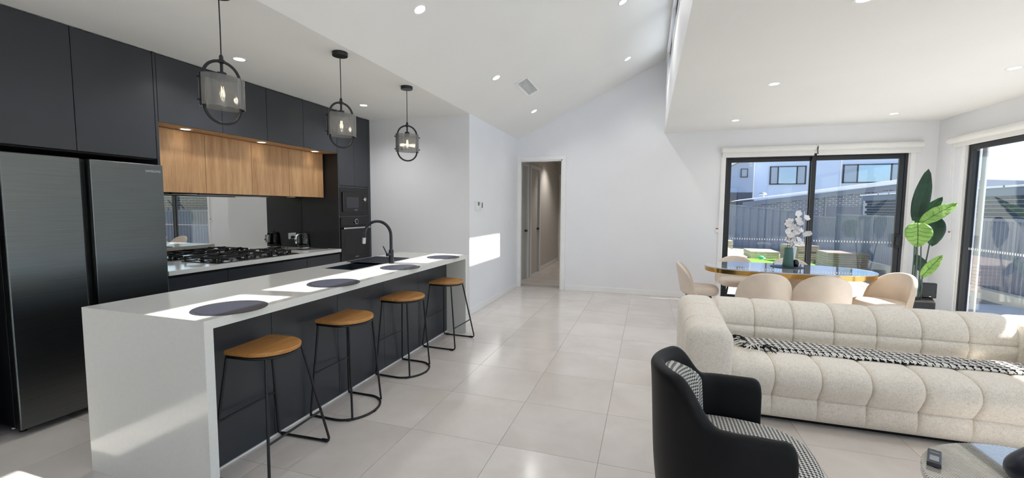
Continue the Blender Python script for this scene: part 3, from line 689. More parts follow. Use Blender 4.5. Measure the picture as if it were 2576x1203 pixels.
# fridge
fr = thing('fridge', 'black steel side-by-side fridge freezer', 'fridge')
FY0, FY1, FF = 1.522, 2.430, -3.72
box('body', (XK + .03, FY0 + .005, .05, FF - .075, FY1 - .005, 1.77), 'fridge_side', fr, .004)
box('top_hinge_cover', (XK + .06, FY0 + .01, 1.77, FF - .1, FY1 - .01, 1.785), 'black_void', fr, .003)
for a, c in ((FY0, 1.905), (1.958, FY1)):
    dd = box('door', (FF - .065, a, .048, FF, c, 1.792), 'fridge_steel', fr, .006)
b = MB(); P = []
for z in (.05, 1.79):
    P.append([(FF - .004 - .05 * math.sin(math.pi / 2 * k / 8), 1.905 + .032 * (1 - math.cos(math.pi / 2 * k / 8)), z) for k in range(9)])
b.grid(P).build('handle_recess', 'fridge_steel', fr, 60)
box('centre_gap', (FF - .066, 1.905, .05, FF - .058, 1.958, 1.79), 'black_void', fr)
for y in (FY0 + .06, FY1 - .06): MB().lathe([(.02, 0), (.02, .05)], 14, (FF - .12, y, 0)).build('foot', 'black_metal', fr, 40)
text('brand_text', 'SAMSUNG', 'chrome', .0235, fr, Matrix.Translation((FF + .0006, 2.357, 1.738)) @ MY)
box('floor_clip', (FF - .1, FY0 + .0, .045, FF - .085, FY0 + .025, .05), 'white_plastic', fr)

# cooktop
ck = thing('gas_cooktop', 'black five-burner gas cooktop with cast iron grates', 'cooktop')
CX0, CX1, CY0, CY1 = -4.37, -3.868, 2.975, 3.955
box('glass_base', (CX0, CY0, .92, CX1, CY1, .928), 'cooktop_glass', ck, .002)
burn = [(-4.25, 3.13, .045), (-3.99, 3.13, .038), (-4.12, 3.44, .062), (-4.25, 3.73, .038), (-3.99, 3.68, .045)]
for x, y, r in burn:
    bu = MB().lathe([(r + .02, 0), (r + .02, .006), (r + .006, .01)], 24, (x, y, .928)).build('burner', 'steel_ring', ck, 40)
    MB().lathe([(r, .008), (r, .02), (r * .8, .024)], 24, (x, y, .928)).build('burner_cap', 'cast_iron', bu, 40)
for y0, y1 in ((2.99, 3.285), (3.295, 3.585), (3.595, 3.86)):
    b = MB(); z0, z1 = .962, .974; x0, x1 = CX0 + .02, CX1 - .02 if y0 < 3.5 else CX1 - .02
    for bx_ in ((x0, y0, z0, x1, y0 + .012, z1), (x0, y1 - .012, z0, x1, y1, z1), (x0, y0, z0, x0 + .012, y1, z1), (x1 - .012, y0, z0, x1, y1, z1)): b.box(*bx_)
    ym = (y0 + y1) / 2
    for xx in ((x0 + x1) / 2 - .13, (x0 + x1) / 2 + .13):
        b.box(xx - .006, y0, z0, xx + .006, ym - .03, z1 + .006); b.box(xx - .006, ym + .03, z0, xx + .006, y1, z1 + .006)
    b.box(x0, ym - .006, z0, x0 + .08, ym + .006, z1 + .006); b.box(x1 - .08, ym - .006, z0, x1, ym + .006, z1 + .006)
    b.box((x0 + x1) / 2 - .06, ym - .006, z0, (x0 + x1) / 2 + .06, ym + .006, z1 + .006)
    for xx in (x0, x1 - .014):
        for yy in (y0, y1 - .014): b.box(xx, yy, .928, xx + .014, yy + .014, z0)
    b.build('grate', 'cast_iron', ck, bevel=.002)
for kx in range(5):
    kk = MB().lathe([(.02, 0), (.019, .022), (.015, .026)], 20, (-4.28 + kx * .08, 3.905, .928)).build('knob', 'black_satin', ck, 40)
    MB().lathe([(.0225, 0), (.0225, .004)], 20, (-4.28 + kx * .08, 3.905, .928)).build('knob_ring', 'steel_ring', kk, 40)
# kettle
kt = thing('kettle', 'black electric kettle with chrome handle on the bench', 'kettle', (-4.20, 4.375, .92), R(-90))
MB().lathe([(.082, 0), (.084, .01), (.084, .018)], 28).build('power_base', 'black_satin', kt, 40)
MB().lathe([(.08, .018), (.082, .024), (.078, .10), (.070, .185), (.066, .20)], 32).build('body', 'black_gloss', kt, 40)
MB().lathe([(.081, .018), (.083, .022), (.082, .028)], 32, caps=False).build('base_band', 'chrome', kt, 40)
ld = MB().lathe([(.066, .2), (.06, .21), (.02, .216), (.002, .217)], 28).build('lid', 'black_satin', kt, 40)
MB().tube([(.0, .0, .214), (0, 0, .226)], .012, 12).build('lid_knob', 'black_satin', ld, 40)
b = MB(); b.tube([(.055, 0, .192), (.095, 0, .198), (.125, 0, .175), (.132, 0, .13), (.122, 0, .085)], [.012, .014, .014, .013, .010], 10); b.build('handle', 'chrome', kt, 60)
b = MB().add([(-.055, -.03, .17), (-.055, .03, .17), (-.055, .022, .2), (-.055, -.022, .2), (-.096, 0, .198), (-.08, 0, .165)], [(0, 1, 2, 3), (3, 2, 4), (0, 5, 1), (0, 3, 4, 5), (1, 5, 4, 2)]); b.build('spout', 'black_gloss', kt)
for q in range(5): MB().tube([(-.079 + q * .002, -.028, .06 + q * .02), (-.083 + q * .002, -.028, .06 + q * .02)], .006, 8).build('button', 'grey_plastic', kt)
kc = MB().tube([(-4.24, 4.32, .926), (-4.32, 4.26, .924), (-4.40, 4.30, .925), (-4.43, 4.36, .97), (-4.432, 4.42, 1.07)], .0035, 6).build('cord', 'black_satin', None, 60)
kc.parent = kt; kc.matrix_parent_inverse = Matrix.LocRotScale(Vector((-4.20, 4.375, .92)), Matrix.Rotation(R(-90), 3, 'Z').to_quaternion(), None).inverted()
kc2 = MB().tube([(-4.12, 4.40, .924), (-4.03, 4.50, .924), (-3.97, 4.54, .924), (-4.0, 4.57, .924), (-4.12, 4.56, .924), (-4.25, 4.5, .924)], .0035, 6).build('cord', 'black_satin', None, 60)
kc2.parent = kt; kc2.matrix_parent_inverse = kc.matrix_parent_inverse.copy()
ol = thing('power_outlet', 'white double power outlet on the mirrored splashback', 'outlet')
box('plate', (XK + .006, 4.375, 1.045, XK + .014, 4.49, 1.125), 'white_plastic', ol, .003)
for y in (4.395, 4.465): box('switch', (XK + .014, y - .006, 1.104, XK + .017, y + .006, 1.118), 'white_plastic', ol)
MB().tube([(XK + .014, 4.42, 1.07), (XK + .05, 4.42, 1.07)], .018, 12).build('plug', 'black_satin', ol, 40)

# ------------------------------------------------------------------ island
IX0, IX1, IY0, IY1, PX = -2.90, -2.0, 1.45, 4.555, -2.245
it = thing('island_benchtop', 'long white stone island benchtop with waterfall ends', 'benchtop')
TH = .045
SX0, SX1, SY0, SY1 = -2.82, -2.44, 3.08, 4.0
b = MB()
xs = [IX0, SX0, SX1, IX1]; ys = [IY0, SY0, SY1, IY1]
for i in range(3):
    for j in range(3):
        if (i, j) != (1, 1): b.box(xs[i], ys[j], .92 - TH, xs[i + 1], ys[j + 1], .92)
me = b.mesh('slab'); bm = bmesh.new(); bm.from_mesh(me); bmesh.ops.remove_doubles(bm, verts=bm.verts, dist=1e-5)
seen = {}
for f in bm.faces: seen.setdefault(tuple(round(v_, 4) for v_ in f.calc_center_median()), []).append(f)
bmesh.ops.delete(bm, geom=[f for g in seen.values() if len(g) > 1 for f in g], context='FACES'); bmesh.ops.recalc_face_normals(bm, faces=bm.faces); bm.to_mesh(me); bm.free()
me.materials.append(MATS['stone_top']); part(it, 'slab', me)
box('waterfall_end', (IX0, IY0, 0, IX1, IY0 + TH, .92 - TH), 'stone_top', it); box('waterfall_end', (IX0, IY1 - TH, 0, IX1, IY1, .92 - TH), 'stone_top', it)
ic = thing('island_cabinet', 'charcoal panelled island cabinet under the white benchtop', 'cabinet')
for bx_ in ((IX0 + .04, IY0 + TH, .0, PX - .02, SY0 - .03, .92 - TH), (IX0 + .04, SY0 - .03, 0, PX - .02, SY1 + .03, .66), (IX0 + .04, SY1 + .03, 0, PX - .02, IY1 - TH, .92 - TH)): box('carcass', bx_, 'charcoal', ic)
sy = [IY0 + TH, 2.054, 2.653, 3.253, 3.853, IY1 - TH]
for a, c in zip(sy[:-1], sy[1:]): box('back_panel', (PX - .02, a + .0015, .01, PX, c - .0015, .92 - TH), 'charcoal', ic, .001)
box('sealant_strip', (PX, IY0 + TH, 0, PX + .008, IY1 - TH, .009), 'paint_trim', ic)
# sink
sk = thing('sink', 'black double bowl sink set into the island', 'sink')
def bowl(par, x0, x1, y0, y1, z0, z1, th_=.008):
    b = MB(); b.box(x0, y0, z0, x1, y1, z0 + th_)
    for q in ((x0, y0, z0, x0 + th_, y1, z1), (x1 - th_, y0, z0, x1, y1, z1), (x0, y0, z0, x1, y0 + th_, z1), (x0, y1 - th_, z0, x1, y1, z1)): b.box(*q)
    return b.build('bowl', 'sink_black', par)
b1 = bowl(sk, SX0 + .001, SX1 - .001, SY0 + .001, 3.53, .68, .905); bowl(sk, SX0 + .001, SX1 - .001, 3.53, SY1 - .001, .68, .905)
for y in (3.3, 3.77): MB().lathe([(.04, .0), (.04, .004), (.03, .002)], 20, (-2.63, y, .688)).build('drain', 'black_metal', sk, 40)
dt = thing('drainer_tray', 'black ribbed drainer tray over the far sink bowl', 'tray')
b = MB(); zt = .9205
for q in ((-2.86, 3.53, zt, -2.445, 3.55, zt + .005), (-2.86, 3.99, zt, -2.445, 4.01, zt + .005), (-2.86, 3.55, zt, -2.845, 3.99, zt + .005), (-2.46, 3.55, zt, -2.445, 3.99, zt + .005)): b.box(*q)
b.box(-2.845, 3.55, zt, -2.46, 3.99, zt + .002); b.build('tray_body', 'sink_black', dt, bevel=.002)
rm = MB().box(-.004, -.19, 0, .004, .19, .005).mesh('rib'); rm.materials.append(MATS['sink_black'])
for k in range(11): part(dt, 'rib', rm, (-2.82 + k * .0345, 3.77, zt + .0005))
# tap
tp = thing('kitchen_tap', 'black gooseneck pull-out tap on the island', 'tap', (-2.405, 3.62, .92), R(8))
MB().lathe([(.028, 0), (.028, .004), (.024, .008), (.024, .12), (.022, .13)], 24).build('body', 'tap_black', tp, 40)
pts = [(0, 0, .12), (0, 0, .27)] + [(-.14 + .14 * math.cos(math.pi * k / 14), 0, .27 + .14 * math.sin(math.pi * k / 14)) for k in range(1, 15)] + [(-.284, 0, .22)]
MB().tube(pts, .0145, 14).build('neck', 'tap_black', tp, 60)
MB().tube([(-.284, 0, .245), (-.29, 0, .185)], .0175, 16).build('spray_head', 'chrome', tp, 40)
MB().tube([(-.0, -.02, .085), (-.02, -.055, .085)], .016, 14).build('valve', 'tap_black', tp, 40)
MB().tube([(-.018, -.05, .09), (-.05, -.07, .17)], [.007, .005], 10).build('lever', 'tap_black', tp, 40)
# placemats
pm = thing('placemat', '', 'placemat', (-2.14, 1.70, .92), 0, 'round placemats on the island')
MB().lathe([(.178, 0), (.178, .003)], 56).build('mat', 'placemat', pm, 40)
MB().lathe([(.155, .003), (.155, .0036), (.159, .0036), (.159, .003)], 56, caps=False).build('gold_line', 'gold', pm)
pm['label'] = 'round dark placemat on the island nearest the waterfall end'
for y, lab in ((2.505, 'round dark placemat on the island, second from the near end'), (3.37, 'round dark placemat on the island just before the tap'), (4.23, 'round dark placemat at the far end of the island')): dup(pm, (-2.145, y, .92), R(40), lab)

# ------------------------------------------------------------------ stools
def dshape(dx, dy, n=20, rc=.02):
    "flat edge at -x, round towards +x"
    pts = [(-dx, -dy + rc)] + [(-dx + rc - rc * math.cos(math.pi / 2 * k / 4), -dy + rc - rc * math.sin(math.pi / 2 * k / 4)) for k in range(1, 5)]
    pts += [(-.1 * dx + 1.1 * dx * math.sin(math.pi * k / n), -dy * math.cos(math.pi * k / n)) for k in range(0, n + 1)]
    pts += [(-dx + rc - rc * math.sin(math.pi / 2 * k / 4), dy - rc + rc * math.cos(math.pi / 2 * k / 4)) for k in range(0, 5)]
    return pts
SZ = .685
def stool(kind):
    t = thing('bar_stool', '', 'stool', (0, 0, 0), 0, 'bar stools along the island')
    dy_ = .178 if kind == 'ring' else .165; pl = dshape(.16, dy_)
    b = MB(); b.prism(pl, SZ - .023, SZ); b.build('seat', 'stool_wood', t, 50, bevel=.006, seg=3)
    ring = [(x * .94, y * .94, SZ - .034) for x, y in pl]
    MB().tube(ring, .008, 8, closed=True).build('seat_rail', 'black_metal', t, 60)
    r = .0075
    tb = {(-1, -1): (-.145, -.15), (-1, 1): (-.145, .15), (1, -1): (.095, -.13), (1, 1): (.095, .13)}
    if kind == 'ring':
        ft = {(-1, -1): (-.185, -.20), (-1, 1): (-.185, .20), (1, -1): (.135, -.165), (1, 1): (.135, .165)}
        for k_ in tb: 
            (x0, y0), (x1, y1) = tb[k_], ft[k_]
            MB().tube([(x0, y0, SZ - .034), (x1, y1, .012)], r, 8).build('leg', 'black_metal', t, 60)
        pts = [(-.185, -.20, .009)] + [(.02 + .175 * math.sin(math.pi * k / 22), -.20 * math.cos(math.pi * k / 22), .009) for k in range(0, 23)] + [(-.185, .20, .009)]
        MB().tube(pts, .008, 8).build('floor_ring', 'black_metal', t, 60)
        for a in (R(-60), R(0), R(60)): MB().tube([(.02 + .175 * math.cos(a) - .012 * math.sin(a), .20 * math.sin(a) - .012 * math.cos(a) * -1, .007), (.02 + .175 * math.cos(a) + .012 * math.sin(a), .20 * math.sin(a) - .012 * math.cos(a), .007)], .0095, 8).build('glide', 'black_satin', t)
        q = .40; f = lambda k_, z: tuple(tb[k_][i] + (ft[k_][i] - tb[k_][i]) * (SZ - .034 - z) / (SZ - .046) for i in (0, 1)) + (z,)
        MB().tube([f((-1, -1), .30), f((-1, 1), .30)], .006, 8).build('foot_rail', 'black_metal', t, 60)
    else:
        ft = {(-1, -1): (-.19, -.235), (-1, 1): (-.19, .235), (1, -1): (.195, -.235), (1, 1): (.195, .235)}
        f = lambda k_, z: tuple(tb[k_][i] + (ft[k_][i] - tb[k_][i]) * (SZ - .034 - z) / (SZ - .043) for i in (0, 1)) + (z,)
        for s in (-1, 1):
            A, B = f((-1, s), SZ - .034), f((1, s), SZ - .034); a, c = f((-1, s), .035), f((1, s), .035)
            pts = [A, a, (a[0] + .004, a[1], .018), (a[0] + .025, a[1] + s * .004, .009), (c[0] - .025, c[1] + s * .004, .009), (c[0] - .004, c[1], .018), c, B]
            MB().tube(pts, r, 8).build('sled_leg', 'black_metal', t, 60)
            for x in (-.15, .155): MB().tube([(x - .02, s * .238, .009), (x + .02, s * .238, .009)], .011, 8).build('glide', 'black_satin', t)
        for sx, z in ((-1, .30), (1, .22)): MB().tube([f((sx, -1), z), f((sx, 1), z)], .0065, 8).build('foot_rail', 'black_metal', t, 60)
    return t
s1 = stool('sled'); s1.location = (-2.03, 1.845, 0); s1.rotation_euler = (0, 0, R(3)); s1['label'] = 'nearest bar stool with round wooden seat and sled legs'
dup(s1, (-2.032, 4.135, 0), R(-2), 'farthest bar stool with sled legs at the far end of the island')
s2 = stool('ring'); s2.location = (-2.03, 2.525, 0); s2['label'] = 'second nearest bar stool, standing on a curved floor ring'
dup(s2, (-2.04, 3.295, 0), R(-2), 'third bar stool from the near end, standing on a curved floor ring')

# wall fittings
tm_ = thing('thermostat', 'white thermostat with small screen on the bluish wall', 'thermostat')
box('body', (XW, 5.475, 1.435, XW + .022, 5.62, 1.56), 'white_plastic', tm_, .004); box('screen', (XW + .022, 5.53, 1.50, XW + .0232, 5.59, 1.55), 'lcd', tm_)
for yy in (5.51, 5.56):
    for zz in (1.455, 1.475): box('button', (XW + .022, yy, zz, XW + .025, yy + .03, zz + .011), 'white_plastic', tm_)
rc = thing('wall_remote', 'slim white remote in a holder beside the thermostat', 'remote')
box('body', (XW, 5.645, 1.44, XW + .02, 5.73, 1.555), 'white_plastic', rc, .004); box('panel', (XW + .02, 5.675, 1.468, XW + .0212, 5.715, 1.54), 'grey_plastic', rc)
lsw = thing('light_switch', 'white light switch low on the wall beside the hallway opening', 'switch')
box('plate', (XW, 6.98, 1.15, XW + .01, 7.05, 1.265), 'white_plastic', lsw, .002); box('rocker', (XW + .01, 7.005, 1.205, XW + .013, 7.025, 1.235), 'white_plastic', lsw)

# ------------------------------------------------------------------ sofa
SU0, SP, SN = .575, .271, 7
def seam(d, depth=.017, w_=.0055): return -depth * math.exp(-abs(d) / w_)
prof = [(3.285, .035), (3.255, .06), (3.235, .12), (3.235, .20), (3.21, .25), (3.175, .32), (3.185, .385), (3.235, .425), (3.32, .44), (3.45, .44), (3.6, .435), (3.72, .425), (3.785, .415), (3.80, .44), (3.785, .49), (3.795, .535), (3.80, .60), (3.835, .66), (3.895, .70), (3.97, .715), (4.05, .70), (4.11, .64), (4.13, .5), (4.13, .3), (4.12, .035)]
seams_i = {3, 12, 15}
def cr(pts, n):
    out = []; idx = []
    for i in range(len(pts) - 1):
        p0, p1, p2, p3 = pts[max(i - 1, 0)], pts[i], pts[i + 1], pts[min(i + 2, len(pts) - 1)]
        for k in range(n):
            t = k / n; out.append(tuple(.5 * (2 * p1[j] + (p2[j] - p0[j]) * t + (2 * p0[j] - 5 * p1[j] + 4 * p2[j] - p3[j]) * t * t + (3 * p1[j] - p0[j] - 3 * p2[j] + p3[j]) * t ** 3) for j in (0, 1))); idx.append(i + t)
    out.append(pts[-1]); idx.append(len(pts) - 1); return out, idx
pp, ii = cr(prof, 9)
arc = [0]
for a, c in zip(pp[:-1], pp[1:]): arc.append(arc[-1] + math.hypot(c[0] - a[0], c[1] - a[1]))
sarc = [arc[ii.index(float(s_)) if float(s_) in ii else min(range(len(ii)), key=lambda q: abs(ii[q] - s_))] for s_ in seams_i]
sofa = thing('sofa', 'cream boucle channel-tufted sofa', 'sofa')
U = []
for c_ in range(SN):
    for k in range(24): U.append(SU0 + SP * (c_ + (1 - math.cos(math.pi * k / 24)) / 2))
U.append(SU0 + SP * SN); U = [SU0 - .16, SU0 - .08] + U + [SU0 + SP * SN + .08, SU0 + SP * SN + .16]; P = []
for x in U:
    du = min(abs(x - (SU0 + SP * k)) for k in range(0, SN + 1)); fu = abs(((x - SU0) / SP) % 1 - .5) * 2
    if x < SU0 - .01 or x > SU0 + SP * SN + .01: du, fu = 0, 1
    row = []
    for k, (y, z) in enumerate(pp):
        a, c = pp[max(k - 1, 0)], pp[min(k + 1, len(pp) - 1)]; tx, tz = c[0] - a[0], c[1] - a[1]; l_ = math.hypot(tx, tz) or 1
        ny, nz_ = -tz / l_, tx / l_                               # outward (front/up)
        dv = min(abs(arc[k] - s_) for s_ in sarc)
        off = seam(du) + seam(dv, .014, .006) + .007 * (1 - fu ** 5)
        off *= max(0, min(1, (z - .035) / .13))
        row.append((x, y + ny * off, max(.03, z + nz_ * off)))
    P.append(row)
MB().grid(P).build('seat_and_back', 'boucle', sofa, 180)
def arm(x0, x1):
    # rounded slab swept in Y with soft end and transverse seams
    hw = (x1 - x0) / 2; cx = (x0 + x1) / 2; n = 40; P = []
    ys_ = [3.135 + .985 * k / 90 for k in range(91)]
    for y in ys_:
        e0 = min(1, (y - 3.135) / .075); sh = math.sqrt(max(0, 1 - (1 - e0) ** 2)); e1 = min(1, (4.125 - y) / .08); sh *= math.sqrt(max(0.0, 1 - (1 - e1) ** 2))
        sh = max(sh, .02); inset = .075 * (1 - sh)
        top = .655 + .05 * max(0, min(1, (y - 3.3) / .6)) 
        hh = hw - inset; tz = top - inset; rr = min(.095, hh * .98)
        dy = min(abs(y - q) for q in (3.43, 3.76)); off = seam(dy, .014, .006) + .004
        row = []
        zb = .035 + inset * .3
        pts = []
        for k in range(9): pts.append((-hh, zb + (tz - rr - zb) * k / 8))
        for k in range(1, 12): a = math.pi - math.pi / 2 * k / 11; pts.append((-hh + rr + rr * math.cos(a), tz - rr + rr * math.sin(a)))
        for k in range(1, 5): pts.append((-hh + rr + (2 * hh - 2 * rr) * k / 4, tz))
        for k in range(1, 12): a = math.pi / 2 - math.pi / 2 * k / 11; pts.append((hh - rr + rr * math.cos(a), tz - rr + rr * math.sin(a)))
        for k in range(1, 9): pts.append((hh, tz - rr - (tz - rr - zb) * k / 8))
        m_ = len(pts); cz = .35
        for q, (px, pz) in enumerate(pts):
            nx_, nz_ = px / hh, max(0, (pz - (tz - rr)) / rr) if pz > tz - rr else 0
            if pz <= tz - rr: nx_ = math.copysign(1, px); nz_ = 0
            ln = math.hypot(nx_, nz_) or 1
            sd_ = seam(abs(px) , .012, .014) if pz > tz - .03 and False else 0
            row.append((cx + px + nx_ / ln * (off + sd_), y, pz + nz_ / ln * (off + sd_)))
        P.append(row)
    b = MB(); b.grid(P); m_ = len(P[0]); last = (len(P) - 1) * m_
    b.f.append(tuple(range(m_))[::-1]); b.f.append(tuple(last + q for q in range(m_)))
    return b
arm(.285, .585).build('arm', 'boucle', sofa, 180); arm(2.462, 2.762).build('arm', 'boucle', sofa, 180)
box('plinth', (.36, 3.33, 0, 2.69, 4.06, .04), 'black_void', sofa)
# throw
tw_ = thing('throw_blanket', 'black and white houndstooth throw with tassels on the sofa seat', 'blanket')
def sofa_z(x, y):
    fu = abs(((x - SU0) / SP) % 1 - .5) * 2; du = min(abs(x - (SU0 + SP * k)) for k in range(0, SN + 1))
    zt_ = max((z for (yy, z) in pp[:len(pp) // 2] if abs(yy - y) < .03 and z > .36), default=.42)
    return zt_ + .007 - .003 * fu ** 6
P = []; UVs = []; NU, NV = 110, 16
for i in range(NU + 1):
    s_ = i / NU; x = .70 + 1.78 * s_
    yc = 3.585 - .055 * s_ + .012 * math.sin(s_ * 9); wd = .135 + .02 * math.sin(s_ * 5 + 1) - .03 * max(0, 1 - s_ * 14)
    row = []; ur = []
    for j in range(NV + 1):
        t_ = j / NV; y = yc - wd + 2 * wd * t_
        e = min(t_, 1 - t_) * NV
        z = sofa_z(x, min(max(y, 3.3), 3.74)) + (.024 if e >= 1 else .008) + .0015 * math.sin(x * 31 + y * 40) + .001 * math.sin(x * 13 - y * 70)
        row.append((x, y, z)); ur.append((x, y * 1.0))
    P.append(row); UVs.append(ur)
cl = MB().grid(P, uv=UVs).build('cloth', 'hounds_throw', tw_, 180)
sm_ = cl.modifiers.new('thick', 'SOLIDIFY'); sm_.thickness = .012; sm_.offset = -1
mat('yarn_black', (22, 22, 25), rough=.95); mat('yarn_white', (222, 219, 213), rough=.95)
def tassel_at(x, y, an, L, k):
    g = lambda a_, b_: sofa_z(a_, min(max(b_, 3.3), 3.74))
    h0 = random.uniform(.010, .036); bend = random.uniform(-.02, .02)
    m1 = (x + L * .4 * math.cos(an) - bend * math.sin(an), y + L * .4 * math.sin(an) + bend * math.cos(an)); ex, ey = x + L * math.cos(an), y + L * math.sin(an)
    MB().tube([(x, y, g(x, y) + h0), (*m1, g(*m1) + h0 * .9 + .008), (ex, ey, g(ex, ey) + .006 + h0 * .3)], [.0045, .0042, .0034], 6).build('tassel', 'yarn_black' if k % 2 else 'yarn_white', tw_, 60)
for k in range(74): tassel_at(.715 + random.uniform(-.012, .035), 3.49 + .21 * random.random(), math.pi + random.uniform(-1.1, 1.1), random.uniform(.045, .095), k)
for k in range(9): tassel_at(.79 + random.uniform(-.05, .05), 3.47, random.uniform(-2.4, -.15), random.uniform(.05, .15), k)
for k in range(40): tassel_at(2.46 + random.uniform(-.03, .0), 3.42 + .22 * random.random(), random.uniform(-1.0, 1.0), random.uniform(.03, .06), k)

# ------------------------------------------------------------------ armchair
ac = thing('armchair', 'black leather tub armchair with houndstooth seat', 'armchair', (.36, 1.995, 0), R(-2))
def arm_curve(r_, xb, xf_, n=48):
    "U curve: from near front, round the back, to far front. returns (x,y,t)"
    st = xf_ - 0.02; L1 = xf_ - 0.; pts = []
    Lt = 2 * xf_ + math.pi * r_
    for k in range(n + 1):
        s_ = Lt * k / n
        if s_ < xf_: pts.append((xf_ - s_, -r_))
        elif s_ < xf_ + math.pi * r_: a = (s_ - xf_) / r_; pts.append((-r_ * math.sin(a) * xb, -r_ * math.cos(a)))
        else: pts.append((s_ - xf_ - math.pi * r_, r_))
    return pts
no = 72
outer = arm_curve(.335, .93, .185, no); inner = arm_curve(.275, .90, .185, no)
def hgt(k):
    t = k / no; d = abs(t - .5) * 2
    s_ = max(0, min(1, (d - .30) / .30)); s_ = s_ * s_ * (3 - 2 * s_)
    h = .80 + (.645 - .80) * s_
    if d > .95: h -= .035 * ((d - .95) / .05) ** 2
    return h
P = []
for k in range(no + 1):
    (ox, oy), (ix, iy) = outer[k], inner[k]; h = hgt(k); row = []
    mx_, my_ = (ox + ix) / 2, (oy + iy) / 2
    lean = -.02 * max(0, 1 - abs(k / no - .5) * 5)
    for z, w_ in ((.10, .86), (.2, .93), (.34, .98), (.45, 1.)): row.append((ox * w_, oy * w_, z))
    row.append((ox + lean * .6, oy, h - .06)); row.append((ox + lean, oy, h - .022)); row.append((.8 * ox + .2 * ix + lean, .8 * oy + .2 * iy, h - .004)); row.append((mx_ + lean, my_, h)); row.append((.2 * ox + .8 * ix + lean, .2 * oy + .8 * iy, h - .004)); row.append((ix + lean, iy, h - .022)); row.append((ix + lean * .6, iy, h - .06))
    for z in (.45, .36): row.append((ix, iy, z))
    P.append(row)
b = MB().grid(P); m_ = len(P[0]); b.f.append(tuple(range(m_))[::-1]); b.f.append(tuple(no * m_ + q for q in range(m_)))
sh = b.build('shell', 'leather_black', ac, 60); ss = sh.modifiers.new('sub', 'SUBSURF'); ss.levels = 1; ss.render_levels = 2
# seat cushion
def cushion(poly_fn, z0, z1, rr, uvs=1., nr=10, n=64):
    P = []; UV = []
    prof_ = [(0.0, z1 + .012)] + [(q / 8 * (1 - rr), z1 + .012 * (1 - (q / 8) ** 2)) for q in range(1, 9)] + [(1 - rr + rr * math.sin(math.pi / 2 * q / 5), z1 - (z1 - z0) * .5 * (1 - math.cos(math.pi / 2 * q / 5))) for q in range(1, 6)] + [(1 - rr * (1 - math.cos(math.pi / 2 * q / 5)), (z0 + z1) / 2 - (z1 - z0) * .5 * math.sin(math.pi / 2 * q / 5)) for q in range(1, 6)]
    for k in range(n):
        x, y = poly_fn(2 * math.pi * k / n); P.append([(x * s_ + 1e-4 * math.cos(k), y * s_ + 1e-4 * math.sin(k), z) for s_, z in prof_]); UV.append([(x * s_, y * s_ + (z1 - z) * (1 if y > 0 else -1)) for s_, z in prof_])
    b = MB().grid(P, cu=True, uv=UV + [UV[0]] if False else UV)
    nn = len(prof_); b.f.append(tuple(k * nn + nn - 1 for k in range(n)))
    return b
def seatpoly(a):
    x, y = math.cos(a), math.sin(a)
    rx = .345 if x > 0 else .245; s_ = 1 / ((abs(x) ** 2.6 + abs(y) ** 2.6) ** (1 / 2.6))
    return (x * s_ * rx, y * s_ * .272)
cushion(seatpoly, .35, .455, .12).build('seat_cushion', 'hounds_seat', ac, 180)
P = []; UV = []
for k in range(41):
    a = R(-72) + R(144) * k / 40; row = []; ur = []
    for j in range(17):
        v_ = j / 16; z = .45 + .315 * v_ * (1 - .10 * (abs(a) / R(72)) ** 4); hw_ = 1 - .55 * max(0, (v_ - .55) / .45) ** 2.2
        aa = a * hw_; bulge = .035 + .03 * math.sin(math.pi * min(1, v_ * .9 + .1)) * math.cos(aa)
        edge = min(1, min(k, 40 - k) / 3, (16 - j) / 2); rr_ = .272 - bulge * edge
        row.append((-rr_ * math.cos(aa) * .9 - .02 * v_, rr_ * math.sin(aa), z)); ur.append((aa * .27, z))
    P.append(row); UV.append(ur)
MB().grid(P, uv=UV).build('back_cushion', 'hounds_seat', ac, 180)
MB().lathe([(.27, .02), (.28, .03), (.28, .10)], 40, (.02, 0, 0)).build('base', 'leather_black', ac, 40)
MB().lathe([(.2, 0), (.2, .02)], 32).build('swivel_plate', 'black_metal', ac, 40)
box('seat_deck', (-.2, -.26, .10, .19, .26, .35), 'leather_black', ac, .01)

# ------------------------------------------------------------------ coffee table
ct = thing('coffee_table', 'round fluted coffee table with glossy striped top', 'coffee table', (1.53, 1.965, 0))
n = 60
P = []
for k in range(n * 4):
    a = 2 * math.pi * k / (n * 4); r = .428 + .007 * abs(math.sin(n * a / 2)); P.append([(r * math.cos(a), r * math.sin(a), z) for z in (.02, .39)])
MB().grid(P, cu=True).build('fluted_drum', 'pedestal', ct, 60)
MB().lathe([(.445, .39), (.452, .394), (.452, .416), (.448, .42), (.002, .42)], 72).build('top', 'striped_top', ct, 40)
MB().lathe([(.4, 0), (.4, .02)], 48).build('plinth', 'black_metal', ct, 40)
rmo = thing('remote_control', 'small dark grey remote on the striped coffee table', 'remote', (1.178, 2.178, .42), R(-28))
box('body', (-.022, -.07, 0, .022, .07, .02), 'remote_body', rmo, .004); box('touch_pad', (-.014, -.05, .02, .014, .0, .0215), 'remote_pad', rmo); box('button_strip', (-.014, .03, .02, .014, .036, .0212), 'remote_pad', rmo)
dn = thing('knot_ornament', 'dark navy sculpted ornament on the coffee table at the picture edge', 'ornament', (1.49, 2.06, .42), R(20)); dn.scale = (1.1, 1.1, 1.1)
P = []
for i in range(33):
    u = 2 * math.pi * i / 32; row = []
    for j in range(17):
        v_ = j / 16; lobes = 1 + .12 * math.sin(3 * u + 1) ; rr_ = (.075 + .055 * math.sin(math.pi * (v_ * .85 + .1)) ** 1.0) * lobes * (1 - .25 * v_)
        row.append((rr_ * math.cos(u), rr_ * math.sin(u), .11 * v_ * (1 + .35 * max(0, math.cos(u - 2.6)) * v_)))
    P.append(row)
